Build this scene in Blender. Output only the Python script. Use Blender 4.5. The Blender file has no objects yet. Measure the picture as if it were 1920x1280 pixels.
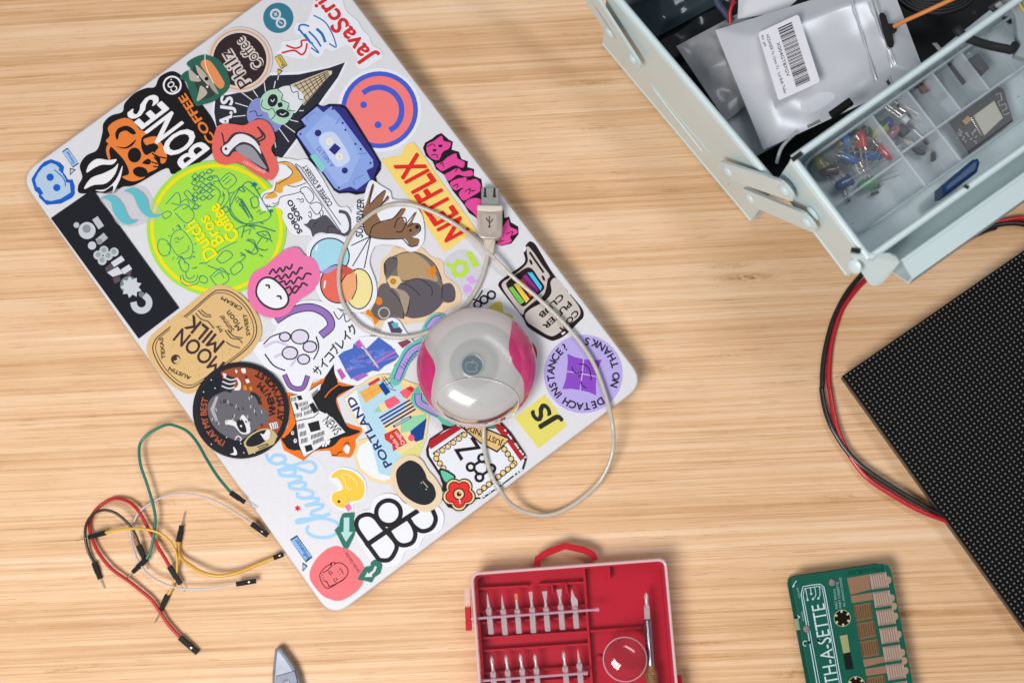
import bpy, bmesh, math, random
from mathutils import Vector, Matrix
from mathutils.geometry import tessellate_polygon
random.seed(7)
scene = bpy.context.scene
COL = scene.collection

# ------------------------------------------------------------------ camera
FPX = 2400.0                                   # focal length in photo pixels (1920 wide)
_n = Vector((0.0424, 0.1170, 0.9922)).normalized()   # straight down, in camera axes
CAMH = 0.832                                  # camera height over the table (m)
_Z = -_n
_X = (Vector((1, 0, 0)) - _n * _n.x).normalized()
_Y = _Z.cross(_X)
RW = Matrix((_X, _Y, _Z))                      # camera axes -> world
def P(u, v, z=0.0):
    """the point at height z that the photo shows at pixel (u, v)"""
    d = RW @ Vector(((u - 960) / FPX, (v - 640) / FPX, 1.0))
    t = (z - CAMH) / d.z
    return Vector((d.x * t, d.y * t, z))
cam_d = bpy.data.cameras.new('camera'); cam = bpy.data.objects.new('camera', cam_d); COL.objects.link(cam)
M = (RW @ Matrix(((1, 0, 0), (0, -1, 0), (0, 0, -1)))).to_4x4(); M.translation = (0, 0, CAMH)
cam.matrix_world = M
cam_d.sensor_width = 36; cam_d.lens = FPX / 1920 * 36; cam_d.clip_start = 0.02; cam_d.clip_end = 50
cam_d.dof.use_dof = True; cam_d.dof.focus_distance = CAMH - 0.02; cam_d.dof.aperture_fstop = 7.0
scene.camera = cam

# ------------------------------------------------------------------ light
world = bpy.data.worlds.new('World'); scene.world = world; world.use_nodes = True
world.node_tree.nodes['Background'].inputs[0].default_value = (0.86, 0.92, 1.0, 1)
world.node_tree.nodes['Background'].inputs[1].default_value = 0.22
def area(name, loc, target, sx, sy, power, col):
    d = bpy.data.lights.new(name, 'AREA'); d.shape = 'RECTANGLE'; d.size = sx; d.size_y = sy; d.energy = power; d.color = col
    o = bpy.data.objects.new(name, d); COL.objects.link(o); o.location = loc
    o.rotation_euler = (Vector(target) - Vector(loc)).to_track_quat('-Z', 'Y').to_euler()
    return o
area('window_light', (-0.44, -0.48, 1.08), (-0.06, 0.08, 0), 0.56, 0.44, 15.4, (1.0, 0.955, 0.905))
area('ceiling_light', (0.55, 0.75, 1.9), (0.1, 0.1, 0), 1.2, 0.25, 9.0, (0.93, 0.96, 1.0))
vs = scene.view_settings
vs.view_transform = 'Standard'; vs.look = 'None'; vs.exposure = 0.0; vs.gamma = 1.0; vs.use_curve_mapping = False
scene.cycles.max_bounces = 8; scene.cycles.transparent_max_bounces = 24

# ------------------------------------------------------------------ helpers
def lin(c):
    c = c / 255.0
    return c / 12.92 if c <= 0.04045 else ((c + 0.055) / 1.055) ** 2.4
def rgb(h, k=0.94):
    h = h.lstrip('#')
    if len(h) == 3: h = ''.join(x * 2 for x in h)
    return tuple(min(0.86, lin(int(h[i:i + 2], 16)) * k) for i in (0, 2, 4)) + (1.0,)
MATS = {}
def mat(name, color, rough=0.5, metal=0.0, coat=0.0, alpha=1.0, trans=0.0, ior=1.45, noise=0.0, nscale=60, bump=0.0, spec=0.5):
    if name in MATS: return MATS[name]
    m = bpy.data.materials.new(name); m.use_nodes = True; nt = m.node_tree; b = nt.nodes['Principled BSDF']
    col = rgb(color) if isinstance(color, str) else tuple(color) + (1.0,)
    b.inputs['Base Color'].default_value = col
    b.inputs['Roughness'].default_value = rough; b.inputs['Metallic'].default_value = metal
    b.inputs['Coat Weight'].default_value = coat; b.inputs['Coat Roughness'].default_value = 0.12
    b.inputs['Alpha'].default_value = alpha; b.inputs['Transmission Weight'].default_value = trans
    b.inputs['IOR'].default_value = ior; b.inputs['Specular IOR Level'].default_value = spec
    if noise or bump:
        tc = nt.nodes.new('ShaderNodeTexCoord'); nz = nt.nodes.new('ShaderNodeTexNoise')
        nz.inputs['Scale'].default_value = nscale; nz.inputs['Detail'].default_value = 6
        nt.links.new(tc.outputs['Object'], nz.inputs['Vector'])
        if noise:
            mx = nt.nodes.new('ShaderNodeMix'); mx.data_type = 'RGBA'; mx.blend_type = 'MULTIPLY'
            mx.inputs[0].default_value = 1.0; mx.inputs[6].default_value = col
            cr = nt.nodes.new('ShaderNodeMapRange'); cr.inputs[1].default_value = 0.25; cr.inputs[2].default_value = 0.75
            cr.inputs[3].default_value = 1 - noise; cr.inputs[4].default_value = 1 + noise * 0.4
            nt.links.new(nz.outputs['Fac'], cr.inputs[0]); nt.links.new(cr.outputs[0], mx.inputs[7])
            nt.links.new(mx.outputs[2], b.inputs['Base Color'])
        if bump:
            bp = nt.nodes.new('ShaderNodeBump'); bp.inputs['Strength'].default_value = bump; bp.inputs['Distance'].default_value = 0.001
            nt.links.new(nz.outputs['Fac'], bp.inputs['Height']); nt.links.new(bp.outputs[0], b.inputs['Normal'])
    MATS[name] = m
    return m
def ink(h, rough=0.42):
    """printed vinyl of one colour, with a little print grain"""
    rough = 0.30 + 0.03 * (sum(map(ord, h)) % 9)
    return mat('ink ' + h, h, rough=rough, noise=0.06, nscale=900, spec=0.14)

def clear_mat(name, tint, rough=0.06, ior=1.5, milk=0.0, milkcol=(0.8, 0.8, 0.82)):
    """thin clear plastic: tinted see-through, Fresnel gloss on top, optional milkiness"""
    if name in MATS: return MATS[name]
    m = bpy.data.materials.new(name); m.use_nodes = True; nt = m.node_tree; N = nt.nodes; L = nt.links; N.remove(N['Principled BSDF']); out = N['Material Output']
    tr = N.new('ShaderNodeBsdfTransparent'); tr.inputs[0].default_value = tuple(tint) + (1,)
    df = N.new('ShaderNodeBsdfDiffuse'); df.inputs[0].default_value = tuple(milkcol) + (1,)
    a = N.new('ShaderNodeMixShader'); a.inputs[0].default_value = milk; L.new(tr.outputs[0], a.inputs[1]); L.new(df.outputs[0], a.inputs[2])
    gl = N.new('ShaderNodeBsdfGlossy'); gl.inputs['Roughness'].default_value = rough; fr = N.new('ShaderNodeFresnel'); fr.inputs[0].default_value = ior
    b = N.new('ShaderNodeMixShader'); L.new(fr.outputs[0], b.inputs[0]); L.new(a.outputs[0], b.inputs[1]); L.new(gl.outputs[0], b.inputs[2]); L.new(b.outputs[0], out.inputs['Surface'])
    MATS[name] = m; return m

ORG = {}
def tag(o, label=None, cat=None, group=None, kind=None):
    if label: o['label'] = label
    if cat: o['category'] = cat
    if group: o['group'] = group
    if kind: o['kind'] = kind
    return o
def thing(name, loc, label, cat, group=None):
    o = bpy.data.objects.new(name, None); o.empty_display_size = 0.01; o.location = loc; COL.objects.link(o); ORG[o] = Vector(loc)
    return tag(o, label, cat, group)
class MB:
    """collects faces in world coordinates; build() links them as ONE mesh object"""
    def __init__(s): s.v = []; s.f = []; s.m = []; s.mats = []; s.sm = []
    def mi(s, m):
        if m not in s.mats: s.mats.append(m)
        return s.mats.index(m)
    def add(s, vs, fs, m, smooth=False):
        o = len(s.v); k = s.mi(m)
        s.v += [tuple(p) for p in vs]
        for f in fs: s.f.append(tuple(i + o for i in f)); s.m.append(k); s.sm.append(smooth)
        return s
    def prism(s, pts, z0, z1, m, top=None):
        """vertical prism over a closed outline of world xy points"""
        n = len(pts); a = sum(pts[i][0] * pts[(i + 1) % n][1] - pts[(i + 1) % n][0] * pts[i][1] for i in range(n))
        if a < 0: pts = pts[::-1]
        vs = [(p[0], p[1], z0) for p in pts] + [(p[0], p[1], z1) for p in pts]
        side = [(i, (i + 1) % n, n + (i + 1) % n, n + i) for i in range(n)]
        s.add(vs, side + [tuple(range(n - 1, -1, -1)), tuple(range(n, 2 * n))], m)
        if top: s.m[-1] = s.mi(top)
        return s
    def slab(s, pts, z0, z1, m, r=0.0008, top=None):
        """prism with a bevelled top edge"""
        n = len(pts); a = sum(pts[i][0] * pts[(i + 1) % n][1] - pts[(i + 1) % n][0] * pts[i][1] for i in range(n))
        if a < 0: pts = pts[::-1]
        rings = [(0, z0), (0, z1 - r), (r * 0.3, z1 - r * 0.3), (r, z1)]
        vs = []
        for off, z in rings:
            for i in range(n):
                p = Vector(pts[i][:2]); q0 = Vector(pts[i - 1][:2]); q1 = Vector(pts[(i + 1) % n][:2])
                d0 = (p - q0).normalized(); d1 = (q1 - p).normalized(); nn = Vector((-d0.y - d1.y, d0.x + d1.x))
                nn = nn.normalized() / max(0.4, nn.length / 2) if nn.length > 1e-9 else nn
                vs.append((p.x + nn.x * off, p.y + nn.y * off, z))
        fs = [tuple(range(n - 1, -1, -1))]
        for k in range(len(rings) - 1):
            fs += [(k * n + i, k * n + (i + 1) % n, (k + 1) * n + (i + 1) % n, (k + 1) * n + i) for i in range(n)]
        fs.append(tuple(range((len(rings) - 1) * n, len(rings) * n)))
        s.add(vs, fs, m)
        if top: s.m[-1] = s.mi(top)
        return s
    def tube(s, pts, r, m, sides=10, caps=True, r1=None):
        pts = [Vector(p) for p in pts]; n = len(pts); vs = []; fs = []
        ref = None
        for i, p in enumerate(pts):
            t = (pts[min(i + 1, n - 1)] - pts[max(i - 1, 0)]).normalized()
            if ref is None:
                ref = Vector((0, 0, 1)) if abs(t.z) < 0.9 else Vector((1, 0, 0))
            a = (ref - t * ref.dot(t)).normalized(); b = t.cross(a); ref = a
            rr = r if r1 is None else r + (r1 - r) * i / (n - 1)
            for k in range(sides):
                an = 2 * math.pi * k / sides
                vs.append(p + a * (math.cos(an) * rr) + b * (math.sin(an) * rr))
        for i in range(n - 1):
            for k in range(sides):
                fs.append((i * sides + k, i * sides + (k + 1) % sides, (i + 1) * sides + (k + 1) % sides, (i + 1) * sides + k))
        if caps: fs += [tuple(range(sides - 1, -1, -1)), tuple(range((n - 1) * sides, n * sides))]
        return s.add(vs, fs, m, True)
    def beam(s, a, b, w, h, m, up=(0, 0, 1)):
        """a bar of width w and height h from a to b"""
        a = Vector(a); b = Vector(b); t = (b - a).normalized(); up = Vector(up); x = t.cross(up).normalized() * w / 2; y = x.cross(t).normalized() * h / 2
        vs = [q + i * x + j * y for q in (a, b) for i, j in ((-1, -1), (1, -1), (1, 1), (-1, 1))]
        return s.add(vs, [(0, 3, 2, 1), (4, 5, 6, 7), (0, 1, 5, 4), (1, 2, 6, 5), (2, 3, 7, 6), (3, 0, 4, 7)], m)
    def lathe(s, c, prof, m, n=32, axis=None, smooth=True):
        """prof: (radius, height) list round the vertical (or a given axis) through c"""
        c = Vector(c); ax = Vector(axis or (0, 0, 1)).normalized(); a = ax.orthogonal().normalized(); b = ax.cross(a)
        vs = [c + ax * h + a * (math.cos(2 * math.pi * k / n) * r) + b * (math.sin(2 * math.pi * k / n) * r) for r, h in prof for k in range(n)]
        L = len(prof); fs = [(i * n + k, i * n + (k + 1) % n, (i + 1) * n + (k + 1) % n, (i + 1) * n + k) for i in range(L - 1) for k in range(n)]
        fs += [tuple(range(n - 1, -1, -1)), tuple(range((L - 1) * n, L * n))]
        return s.add(vs, fs, m, smooth)
    def build(s, name, parent=None, origin=None):
        if parent is not None: o0 = ORG[parent]
        else: o0 = Vector(origin) if origin is not None else Vector((0, 0, 0))
        me = bpy.data.meshes.new(name); me.from_pydata([tuple(Vector(p) - o0) for p in s.v], [], s.f)
        for m in s.mats: me.materials.append(m)
        me.polygons.foreach_set('material_index', s.m); me.polygons.foreach_set('use_smooth', s.sm)
        me.update()
        if any(s.sm):
            try: me.set_sharp_from_angle(angle=math.radians(40))
            except Exception: pass
        o = bpy.data.objects.new(name, me); COL.objects.link(o); ORG[o] = o0
        if parent is not None: o.parent = parent
        else: o.location = o0
        return o
def cat_rom(pts, seg=6, closed=False):
    pts = [Vector(p) for p in pts]; n = len(pts); out = []
    rng = range(n) if closed else range(n - 1)
    for i in rng:
        if closed: p0, p1, p2, p3 = pts[i - 1], pts[i], pts[(i + 1) % n], pts[(i + 2) % n]
        else: p0, p1, p2, p3 = pts[max(i - 1, 0)], pts[i], pts[i + 1], pts[min(i + 2, n - 1)]
        for k in range(seg):
            t = k / seg
            out.append(0.5 * ((2 * p1) + (p2 - p0) * t + (2 * p0 - 5 * p1 + 4 * p2 - p3) * t * t + (3 * p1 - p0 - 3 * p2 + p3) * t ** 3))
    if not closed: out.append(pts[-1])
    return out
def pts2(s): return [tuple(float(x) for x in w.split(',')) for w in s.split()]
def round_poly(pts, r, seg=5):
    """round the corners of a closed xy outline"""
    out = []; n = len(pts)
    for i in range(n):
        p = Vector(pts[i][:2]); a = Vector(pts[i - 1][:2]) - p; b = Vector(pts[(i + 1) % n][:2]) - p
        rr = r[i] if isinstance(r, (list, tuple)) else r
        rr = min(rr, a.length * 0.49, b.length * 0.49); A = p + a.normalized() * rr; B = p + b.normalized() * rr
        for k in range(seg + 1):
            t = k / seg; out.append(((1 - t) ** 2 * A + 2 * t * (1 - t) * p + t * t * B))
    return [(q.x, q.y) for q in out]
def quad_frame(c, d, w, h):
    """corners of a w x h rectangle centred on c, w along unit direction d"""
    d = Vector(d).normalized(); e = Vector((-d.y, d.x)); c = Vector(c[:2])
    return [c - d * w / 2 - e * h / 2, c + d * w / 2 - e * h / 2, c + d * w / 2 + e * h / 2, c - d * w / 2 + e * h / 2]

# ------------------------------------------------------------------ the table: glued bamboo strips
def wood():
    m = bpy.data.materials.new('bamboo'); m.use_nodes = True; nt = m.node_tree; N = nt.nodes; L = nt.links; b = N['Principled BSDF']
    tc = N.new('ShaderNodeTexCoord'); oi = N.new('ShaderNodeObjectInfo')
    off = N.new('ShaderNodeVectorMath'); off.operation = 'ADD'
    sc = N.new('ShaderNodeVectorMath'); sc.operation = 'SCALE'; sc.inputs[0].default_value = (37.0, 11.0, 5.0)
    L.new(oi.outputs['Random'], sc.inputs['Scale']); L.new(tc.outputs['Object'], off.inputs[0]); L.new(sc.outputs[0], off.inputs[1])
    def nz(scale, det, rough, dist=0.0):
        mp = N.new('ShaderNodeMapping'); mp.inputs['Scale'].default_value = scale; L.new(off.outputs[0], mp.inputs['Vector'])
        t = N.new('ShaderNodeTexNoise'); t.inputs['Scale'].default_value = 1.0; t.inputs['Detail'].default_value = det; t.inputs['Roughness'].default_value = rough
        t.inputs['Distortion'].default_value = dist
        L.new(mp.outputs[0], t.inputs['Vector']); return t.outputs['Fac']
    def mr(x, a, c, lo, hi):
        r = N.new('ShaderNodeMapRange'); r.inputs[1].default_value = a; r.inputs[2].default_value = c; r.inputs[3].default_value = lo; r.inputs[4].default_value = hi
        L.new(x, r.inputs[0]); return r.outputs[0]
    def mul(x, y, op='MULTIPLY'):
        k = N.new('ShaderNodeMath'); k.operation = op
        for i, q in enumerate((x, y)):
            if isinstance(q, (int, float)): k.inputs[i].default_value = q
            else: L.new(q, k.inputs[i])
        return k.outputs[0]
    broad = nz((0.9, 190, 1), 5, 0.6, 0.0)          # wide soft bands along the strip
    fine = nz((3.5, 520, 1), 6, 0.7)                 # fibres
    hair = nz((8, 900, 1), 4, 0.65)               # hair lines
    blot = nz((14, 22, 1), 4, 0.6)                 # cloudy patches
    ramp = N.new('ShaderNodeValToRGB'); e = ramp.color_ramp.elements
    e[0].position = 0.15; e[0].color = (0.51, 0.275, 0.122, 1); e[1].position = 0.85; e[1].color = (0.83, 0.60, 0.405, 1)
    k = ramp.color_ramp.elements.new(0.5); k.color = (0.725, 0.456, 0.258, 1)
    v = mul(mul(mr(broad, 0.3, 0.7, 0.0, 0.30), mr(fine, 0.36, 0.64, 0.0, 0.36), 'ADD'), mr(oi.outputs['Random'], 0, 1, 0.06, 0.34), 'ADD')
    v = mul(v, mr(blot, 0.3, 0.7, -0.06, 0.08), 'ADD')
    L.new(v, ramp.inputs[0])
    pore = nz((45, 1900, 1), 2, 0.5)
    dark = mul(mr(hair, 0.32, 0.44, 0.80, 1.0), mr(pore, 0.30, 0.35, 0.70, 1.0))
    # bamboo nodes: short darker ripples across a strip
    vo = N.new('ShaderNodeTexVoronoi'); vo.feature = 'F1'; vo.inputs['Scale'].default_value = 1.0; vo.inputs['Randomness'].default_value = 1.0
    mp = N.new('ShaderNodeMapping'); mp.inputs['Scale'].default_value = (6.5, 44, 1); L.new(off.outputs[0], mp.inputs['Vector']); L.new(mp.outputs[0], vo.inputs['Vector'])
    rip = nz((120, 420, 1), 3, 0.7, 1.2)
    node = mul(mr(vo.outputs['Distance'], 0.03, 0.17, 1.0, 0.0), mr(rip, 0.40, 0.62, 0.0, 0.55))
    dk = mul(dark, mul(1.0, node, 'SUBTRACT'))
    mx = N.new('ShaderNodeMix'); mx.data_type = 'RGBA'; mx.blend_type = 'MULTIPLY'; mx.inputs[0].default_value = 1
    L.new(ramp.outputs[0], mx.inputs[6]); L.new(dk, mx.inputs[7])
    # darkening tints towards brown, not grey
    hs = N.new('ShaderNodeHueSaturation'); L.new(mx.outputs[2], hs.inputs['Color']); L.new(mr(dk, 0.6, 1.0, 1.18, 1.0), hs.inputs['Saturation'])
    L.new(hs.outputs[0], b.inputs['Base Color'])
    L.new(mr(fine, 0.2, 0.8, 0.52, 0.38), b.inputs['Roughness']); b.inputs['Specular IOR Level'].default_value = 0.32
    bp = N.new('ShaderNodeBump'); bp.inputs['Strength'].default_value = 0.12; bp.inputs['Distance'].default_value = 0.0004; L.new(hair, bp.inputs['Height']); L.new(bp.outputs[0], b.inputs['Normal'])
    return m
WOOD = wood()
core = MB(); ROT = math.radians(2.6)
def tw(x, y): return (x * math.cos(ROT) - y * math.sin(ROT), x * math.sin(ROT) + y * math.cos(ROT))
core.prism([tw(-0.8, -0.55), tw(0.8, -0.55), tw(0.8, 0.85), tw(-0.8, 0.85)], -0.03, -0.0045, mat('table core', '#8a6136', 0.7))
table = tag(core.build('table_top'), kind='structure'); table['label'] = 'pale bamboo table top of glued strips'
y = -0.55
while y < 0.85:
    w = random.choice((0.011, 0.015, 0.019, 0.023, 0.027)) ; s = MB(); g = 0.00003
    s.prism([(-0.8, -w / 2 + g), (0.8, -w / 2 + g), (0.8, w / 2 - g), (-0.8, w / 2 - g)], -0.0044, random.uniform(-0.00004, 0.0), WOOD)
    o = s.build('strip'); cx, cy = tw(0, y + w / 2); o.location = (cx, cy, 0); o.rotation_euler = (0, 0, ROT); o.parent = table
    y += w

# ------------------------------------------------------------------ laptop
LIDZ = 0.0176
_c = [P(29.6, 327.0, LIDZ), P(619.5, 1160.1, LIDZ), P(1216.9, 721.1, LIDZ), P(603.3, -81.6, LIDZ)]
LC = sum(_c, Vector()) / 4
LD = ((_c[1] - _c[0]).normalized() + (_c[2] - _c[3]).normalized()).normalized()   # along the long side
LW = ((_c[1] - _c[0]).length + (_c[2] - _c[3]).length) / 2; LH = ((_c[2] - _c[1]).length + (_c[3] - _c[0]).length) / 2
laptop = thing('laptop', (LC.x, LC.y, 0), 'closed silver laptop in a clear shell covered with many colourful stickers', 'laptop')
ALU = mat('silver aluminium', '#dcdce2', rough=0.36, metal=0.0, noise=0.03, nscale=300, spec=0.45)
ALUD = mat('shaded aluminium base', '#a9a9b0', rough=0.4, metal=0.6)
CLEAR = mat('clear hard shell', (0.62, 0.47, 0.38), rough=0.12, alpha=0.22, spec=0.4)
def lrect(grow, r): return round_poly(quad_frame(LC, LD.xy, LW + 2 * grow, LH + 2 * grow), r, 8)
MB().slab(lrect(-0.0045, 0.014), 0.0022, 0.0096, ALUD, 0.0012).build('base', laptop)
lid = MB().slab(lrect(-0.0011, 0.0138), 0.0102, LIDZ, ALU, 0.0009).build('lid', laptop)
MB().prism(lrect(-0.0075, 0.012), 0.0095, 0.0103, mat('black gasket', '#222226', 0.8)).build('gasket', laptop)
def shell(grow0, grow1, z0, z1, zl):
    """thin clear wall round the body with a small lip on the lid"""
    a = lrect(grow1, 0.0155); b = lrect(grow0, 0.0142); n = len(a); s = MB()
    c = lrect(grow0 - 0.0005, 0.0138)
    rings = [[(p[0], p[1], z0) for p in a], [(p[0], p[1], z1 - 0.0006) for p in a], [(p[0], p[1], z1) for p in b], [(p[0], p[1], zl) for p in c], [(p[0], p[1], z0) for p in b]]
    vs = [q for r in rings for q in r]
    fs = [(k * n + i, k * n + (i + 1) % n, (k + 1) * n + (i + 1) % n, (k + 1) * n + i) for k in range(4) for i in range(n)]
    return s.add(vs, fs, CLEAR, True)
shell(-0.0007, 0.0003, 0.0098, LIDZ + 0.0002, LIDZ + 0.0001).build('clear_shell', laptop)
shell(-0.0030, -0.0012, 0.0014, 0.0094, 0.0092).build('clear_shell', laptop)
for sx, sy in ((-1, -1), (1, -1), (1, 1), (-1, 1)):
    e = Vector((-LD.y, LD.x)); q = LC.xy + LD.xy * sx * (LW / 2 - 0.03) + e * sy * (LH / 2 - 0.03)
    MB().lathe((q.x, q.y, 0), [(0.006, 0), (0.006, 0.0023)], mat('rubber', '#2a2a2c', 0.8), 16).build('foot', laptop)

# ------------------------------------------------------------------ stickers on the lid
K4 = 1707 / 400; K8 = 1707 / 200
VIEW = dict(A=(30, 100, K4), B=(380, 0, K4), C=(80, 280, K4), D=(380, 200, K4), E=(680, 200, K4), F=(260, 500, K4), G=(560, 450, K4),
            H=(860, 430, K4), I=(340, 660, K4), J=(620, 680, K4), K=(860, 600, K4), L=(480, 830, K4), Z7=(30, 260, K8), Z1=(560, 1000, K8))
_glyph = {}
def glyphs(txt, bold):
    """outline faces of a line of text, scaled to cap height 1"""
    key = (txt, bold)
    if key not in _glyph:
        cu = bpy.data.curves.new('text', 'FONT'); cu.body = txt; cu.size = 1.0; cu.resolution_u = 3; cu.fill_mode = 'FRONT'
        o = bpy.data.objects.new('text', cu); COL.objects.link(o)
        bpy.context.view_layer.update()
        me = o.evaluated_get(bpy.context.evaluated_depsgraph_get()).to_mesh()
        vs = [(v.co.x, v.co.y) for v in me.vertices]; fs = [tuple(p.vertices) for p in me.polygons]
        bpy.data.objects.remove(o); bpy.data.curves.remove(cu)
        if bold:                                     # heavier weight: overlaid copies, a hair apart in height
            k = len(vs); out = []; of = []
            for j, (a, b) in enumerate(((0, 0), (1, 0), (-1, 0), (0, 1), (0, -1), (0.7, 0.7), (-0.7, 0.7), (0.7, -0.7), (-0.7, -0.7))):
                out += [(x + a * bold, y + b * bold, j) for x, y in vs]; of += [tuple(i + j * k for i in f) for f in fs]
            vs, fs = out, of
        else: vs = [(x, y, 0) for x, y in vs]
        _glyph[key] = (vs, fs)
    return _glyph[key]
_h = glyphs('H', 0.0)[0]; CAP = max(q[1] for q in _h)
LAYER = 0.000003; STEP = 2.5e-7
class Sticker:
    def __init__(s, view, level, label, color, outline, smooth=True, parent=None, z=None, name='sticker', thick=0.0001, rough=0.42):
        s.view = VIEW[view] if isinstance(view, str) else view
        s.z0 = (LIDZ + 0.00004 + level * 0.00032) if z is None else z
        s.z = s.z0 + thick; s.parent = parent or laptop
        s.base = MB(); s.draw = MB(); s.let = MB()
        q = s.px(pts2(outline)) if isinstance(outline, str) else s.px(outline)
        if smooth: q = [(v.x, v.y) for v in cat_rom([(a, b, 0) for a, b in q], 5, True)]
        w = [P(a, b, s.z) for a, b in q]
        m = color if not isinstance(color, str) else ink(color, rough)
        s.base.prism([(p.x, p.y) for p in w], s.z0, s.z, m)
        s.o = s.base.build(name, s.parent)
        if label: s.o['label'] = label
    def px(s, pts): return [(s.view[0] + a[0] / s.view[2], s.view[1] + a[1] / s.view[2]) for a in pts]
    def up(s): s.z += LAYER; return s.z
    def _poly(s, color, q):
        z = s.up(); w = [P(a, b, z) for a, b in q]
        n = len(w); ar = sum(w[i].x * w[(i + 1) % n].y - w[(i + 1) % n].x * w[i].y for i in range(n))
        if ar < 0: w = w[::-1]
        s.draw.add(w, [tuple(range(n))], ink(color)); return s
    def f(s, color, *polys):
        for p in polys: s._poly(color, s.px(pts2(p) if isinstance(p, str) else p))
        return s
    def b(s, color, *polys):
        for p in polys: s._poly(color, [(v.x, v.y) for v in cat_rom([(a, c, 0) for a, c in s.px(pts2(p) if isinstance(p, str) else p)], 5, True)])
        return s
    def c(s, color, x, y, r, ry=None, rot=0):
        ry = ry or r; cr, sr = math.cos(math.radians(rot)), math.sin(math.radians(rot)); n = 40 if r > 60 else 20
        return s.f(color, [(x + r * math.cos(a) * cr - ry * math.sin(a) * sr, y + r * math.cos(a) * sr + ry * math.sin(a) * cr) for a in (2 * math.pi * i / n for i in range(n))])
    def l(s, color, w, *lines, smooth=True, closed=False):
        for ln in lines:
            p = s.px(pts2(ln) if isinstance(ln, str) else ln); hw = w / s.view[2] / 2
            p = [(a, b, 0) for a, b in p]
            if smooth and len(p) > 2: p = cat_rom(p, 5, closed)
            else: p = [Vector(q) for q in p]
            n = len(p); z = s.up(); vs = []; fs = []
            for i in range(n):
                if closed: d = p[(i + 1) % n] - p[i - 1]
                else: d = p[min(i + 1, n - 1)] - p[max(i - 1, 0)]
                if d.length < 1e-9: d = Vector((1, 0, 0))
                d.normalize(); nn = Vector((-d.y, d.x, 0)) * hw
                if not closed and i == 0: p0 = p[i] - d * hw * 0.5
                elif not closed and i == n - 1: p0 = p[i] + d * hw * 0.5
                else: p0 = p[i]
                for sg in (1, -1): vs.append(P(p0.x + sg * nn.x, p0.y + sg * nn.y, z + i * STEP))
            for i in range(n if closed else n - 1):
                j = (i + 1) % n; fs.append((2 * i, 2 * j, 2 * j + 1, 2 * i + 1))
            s.draw.add(vs, fs, ink(color)); s.z = z + n * STEP
        return s
    def ring(s, color, x, y, r, w, ry=None):
        ry = ry or r
        return s.l(color, w, [(x + r * math.cos(2 * math.pi * i / 20), y + ry * math.sin(2 * math.pi * i / 20)) for i in range(20)], closed=True)
    def arc(s, color, w, x, y, r, a0, a1, n=12):
        return s.l(color, w, [(x + r * math.cos(math.radians(a0 + (a1 - a0) * i / n)), y + r * math.sin(math.radians(a0 + (a1 - a0) * i / n))) for i in range(n + 1)])
    def t(s, color, txt, A, B, h, bold=0.02, shear=0.0):
        """text with its baseline from A to B (view pixels) and cap height h"""
        vs, fs = glyphs(txt, bold)
        if not vs: return s
        x0 = min(v[0] for v in vs); x1 = max(v[0] for v in vs)
        ax, ay = A; dx, dy = B[0] - ax, B[1] - ay; L = math.hypot(dx, dy); ux, uy = (dy / L * h, -dx / L * h) if not isinstance(h, tuple) else h
        z = s.up(); w = []
        q = s.px([(ax + dx * ((v[0] - x0) / (x1 - x0)) + (ux + dx / L * shear * abs(ux + uy)) * v[1] / CAP, ay + dy * ((v[0] - x0) / (x1 - x0)) + uy * v[1] / CAP) for v in vs])
        s.let.add([P(a, b, z + v[2] * 2e-6) for (a, b), v in zip(q, vs)], fs, ink(color)); s.z = z + 2e-5; return s
    def at(s, color, txt, cx, cy, r, a0, a1, h, bold=0.02, inward=False):
        """text round a circle, letter by letter, angles in degrees with y down"""
        adv = [0.42 if ch in "I'!.1" else (0.5 if ch == ' ' else (1.15 if ch in 'MW' else 0.86)) for ch in txt]; tot = sum(adv); acc = 0; z = s.up(); L_ = MB()
        for ch, ad in zip(txt, adv):
            a = math.radians(a0 + (a1 - a0) * (acc + ad / 2) / tot); acc += ad
            if ch == ' ': continue
            vs, fs = glyphs(ch, bold); xm = (min(v[0] for v in vs) + max(v[0] for v in vs)) / 2
            sg = 1 if a1 > a0 else -1
            dx, dy = -math.sin(a) * sg, math.cos(a) * sg; ux, uy = dy, -dx
            bx, by = cx + r * math.cos(a), cy + r * math.sin(a); k = h / CAP
            q = s.px([(bx + dx * (v[0] - xm) * k + ux * v[1] * k, by + dy * (v[0] - xm) * k + uy * v[1] * k) for v in vs])
            L_.add([P(x, y, z + v[2] * 2e-6) for (x, y), v in zip(q, vs)], fs, ink(color))
        L_.build('lettering', s.o); s.z = z + 2e-5; return s
    def big(s, color, txt, A, B, U, bold=0.02):
        """large lettering: every letter a piece of its own"""
        tot = glyphs(txt, 0)[0]; x0 = min(v[0] for v in tot); x1 = max(v[0] for v in tot); z = s.up()
        for i, ch in enumerate(txt):
            vs, fs = glyphs(ch, bold); off = max(v[0] for v in glyphs(txt[:i + 1], 0)[0]) - max(v[0] for v in glyphs(ch, 0)[0])
            q = s.px([(A[0] + (B[0] - A[0]) * (v[0] + off - x0) / (x1 - x0) + U[0] * v[1] / CAP, A[1] + (B[1] - A[1]) * (v[0] + off - x0) / (x1 - x0) + U[1] * v[1] / CAP) for v in vs])
            MB().add([P(a, b, z + (v[2] + 10 * (i % 2)) * 2e-6) for (a, b), v in zip(q, vs)], fs, ink(color)).build('letter', s.o)
        s.z = z + 4e-5; return s
    def done(s):
        if s.draw.f: s.draw.build('drawing', s.o)
        if s.let.f: s.let.build('lettering', s.o)
        return s.o
WH = '#e9ebf4'; BK = '#26232a'
rnd = random.Random(3)
CLR = clear_mat('clear sticker film', (0.97, 0.97, 0.98), 0.3, 1.2, 0.15, (0.8, 0.8, 0.83))

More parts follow.
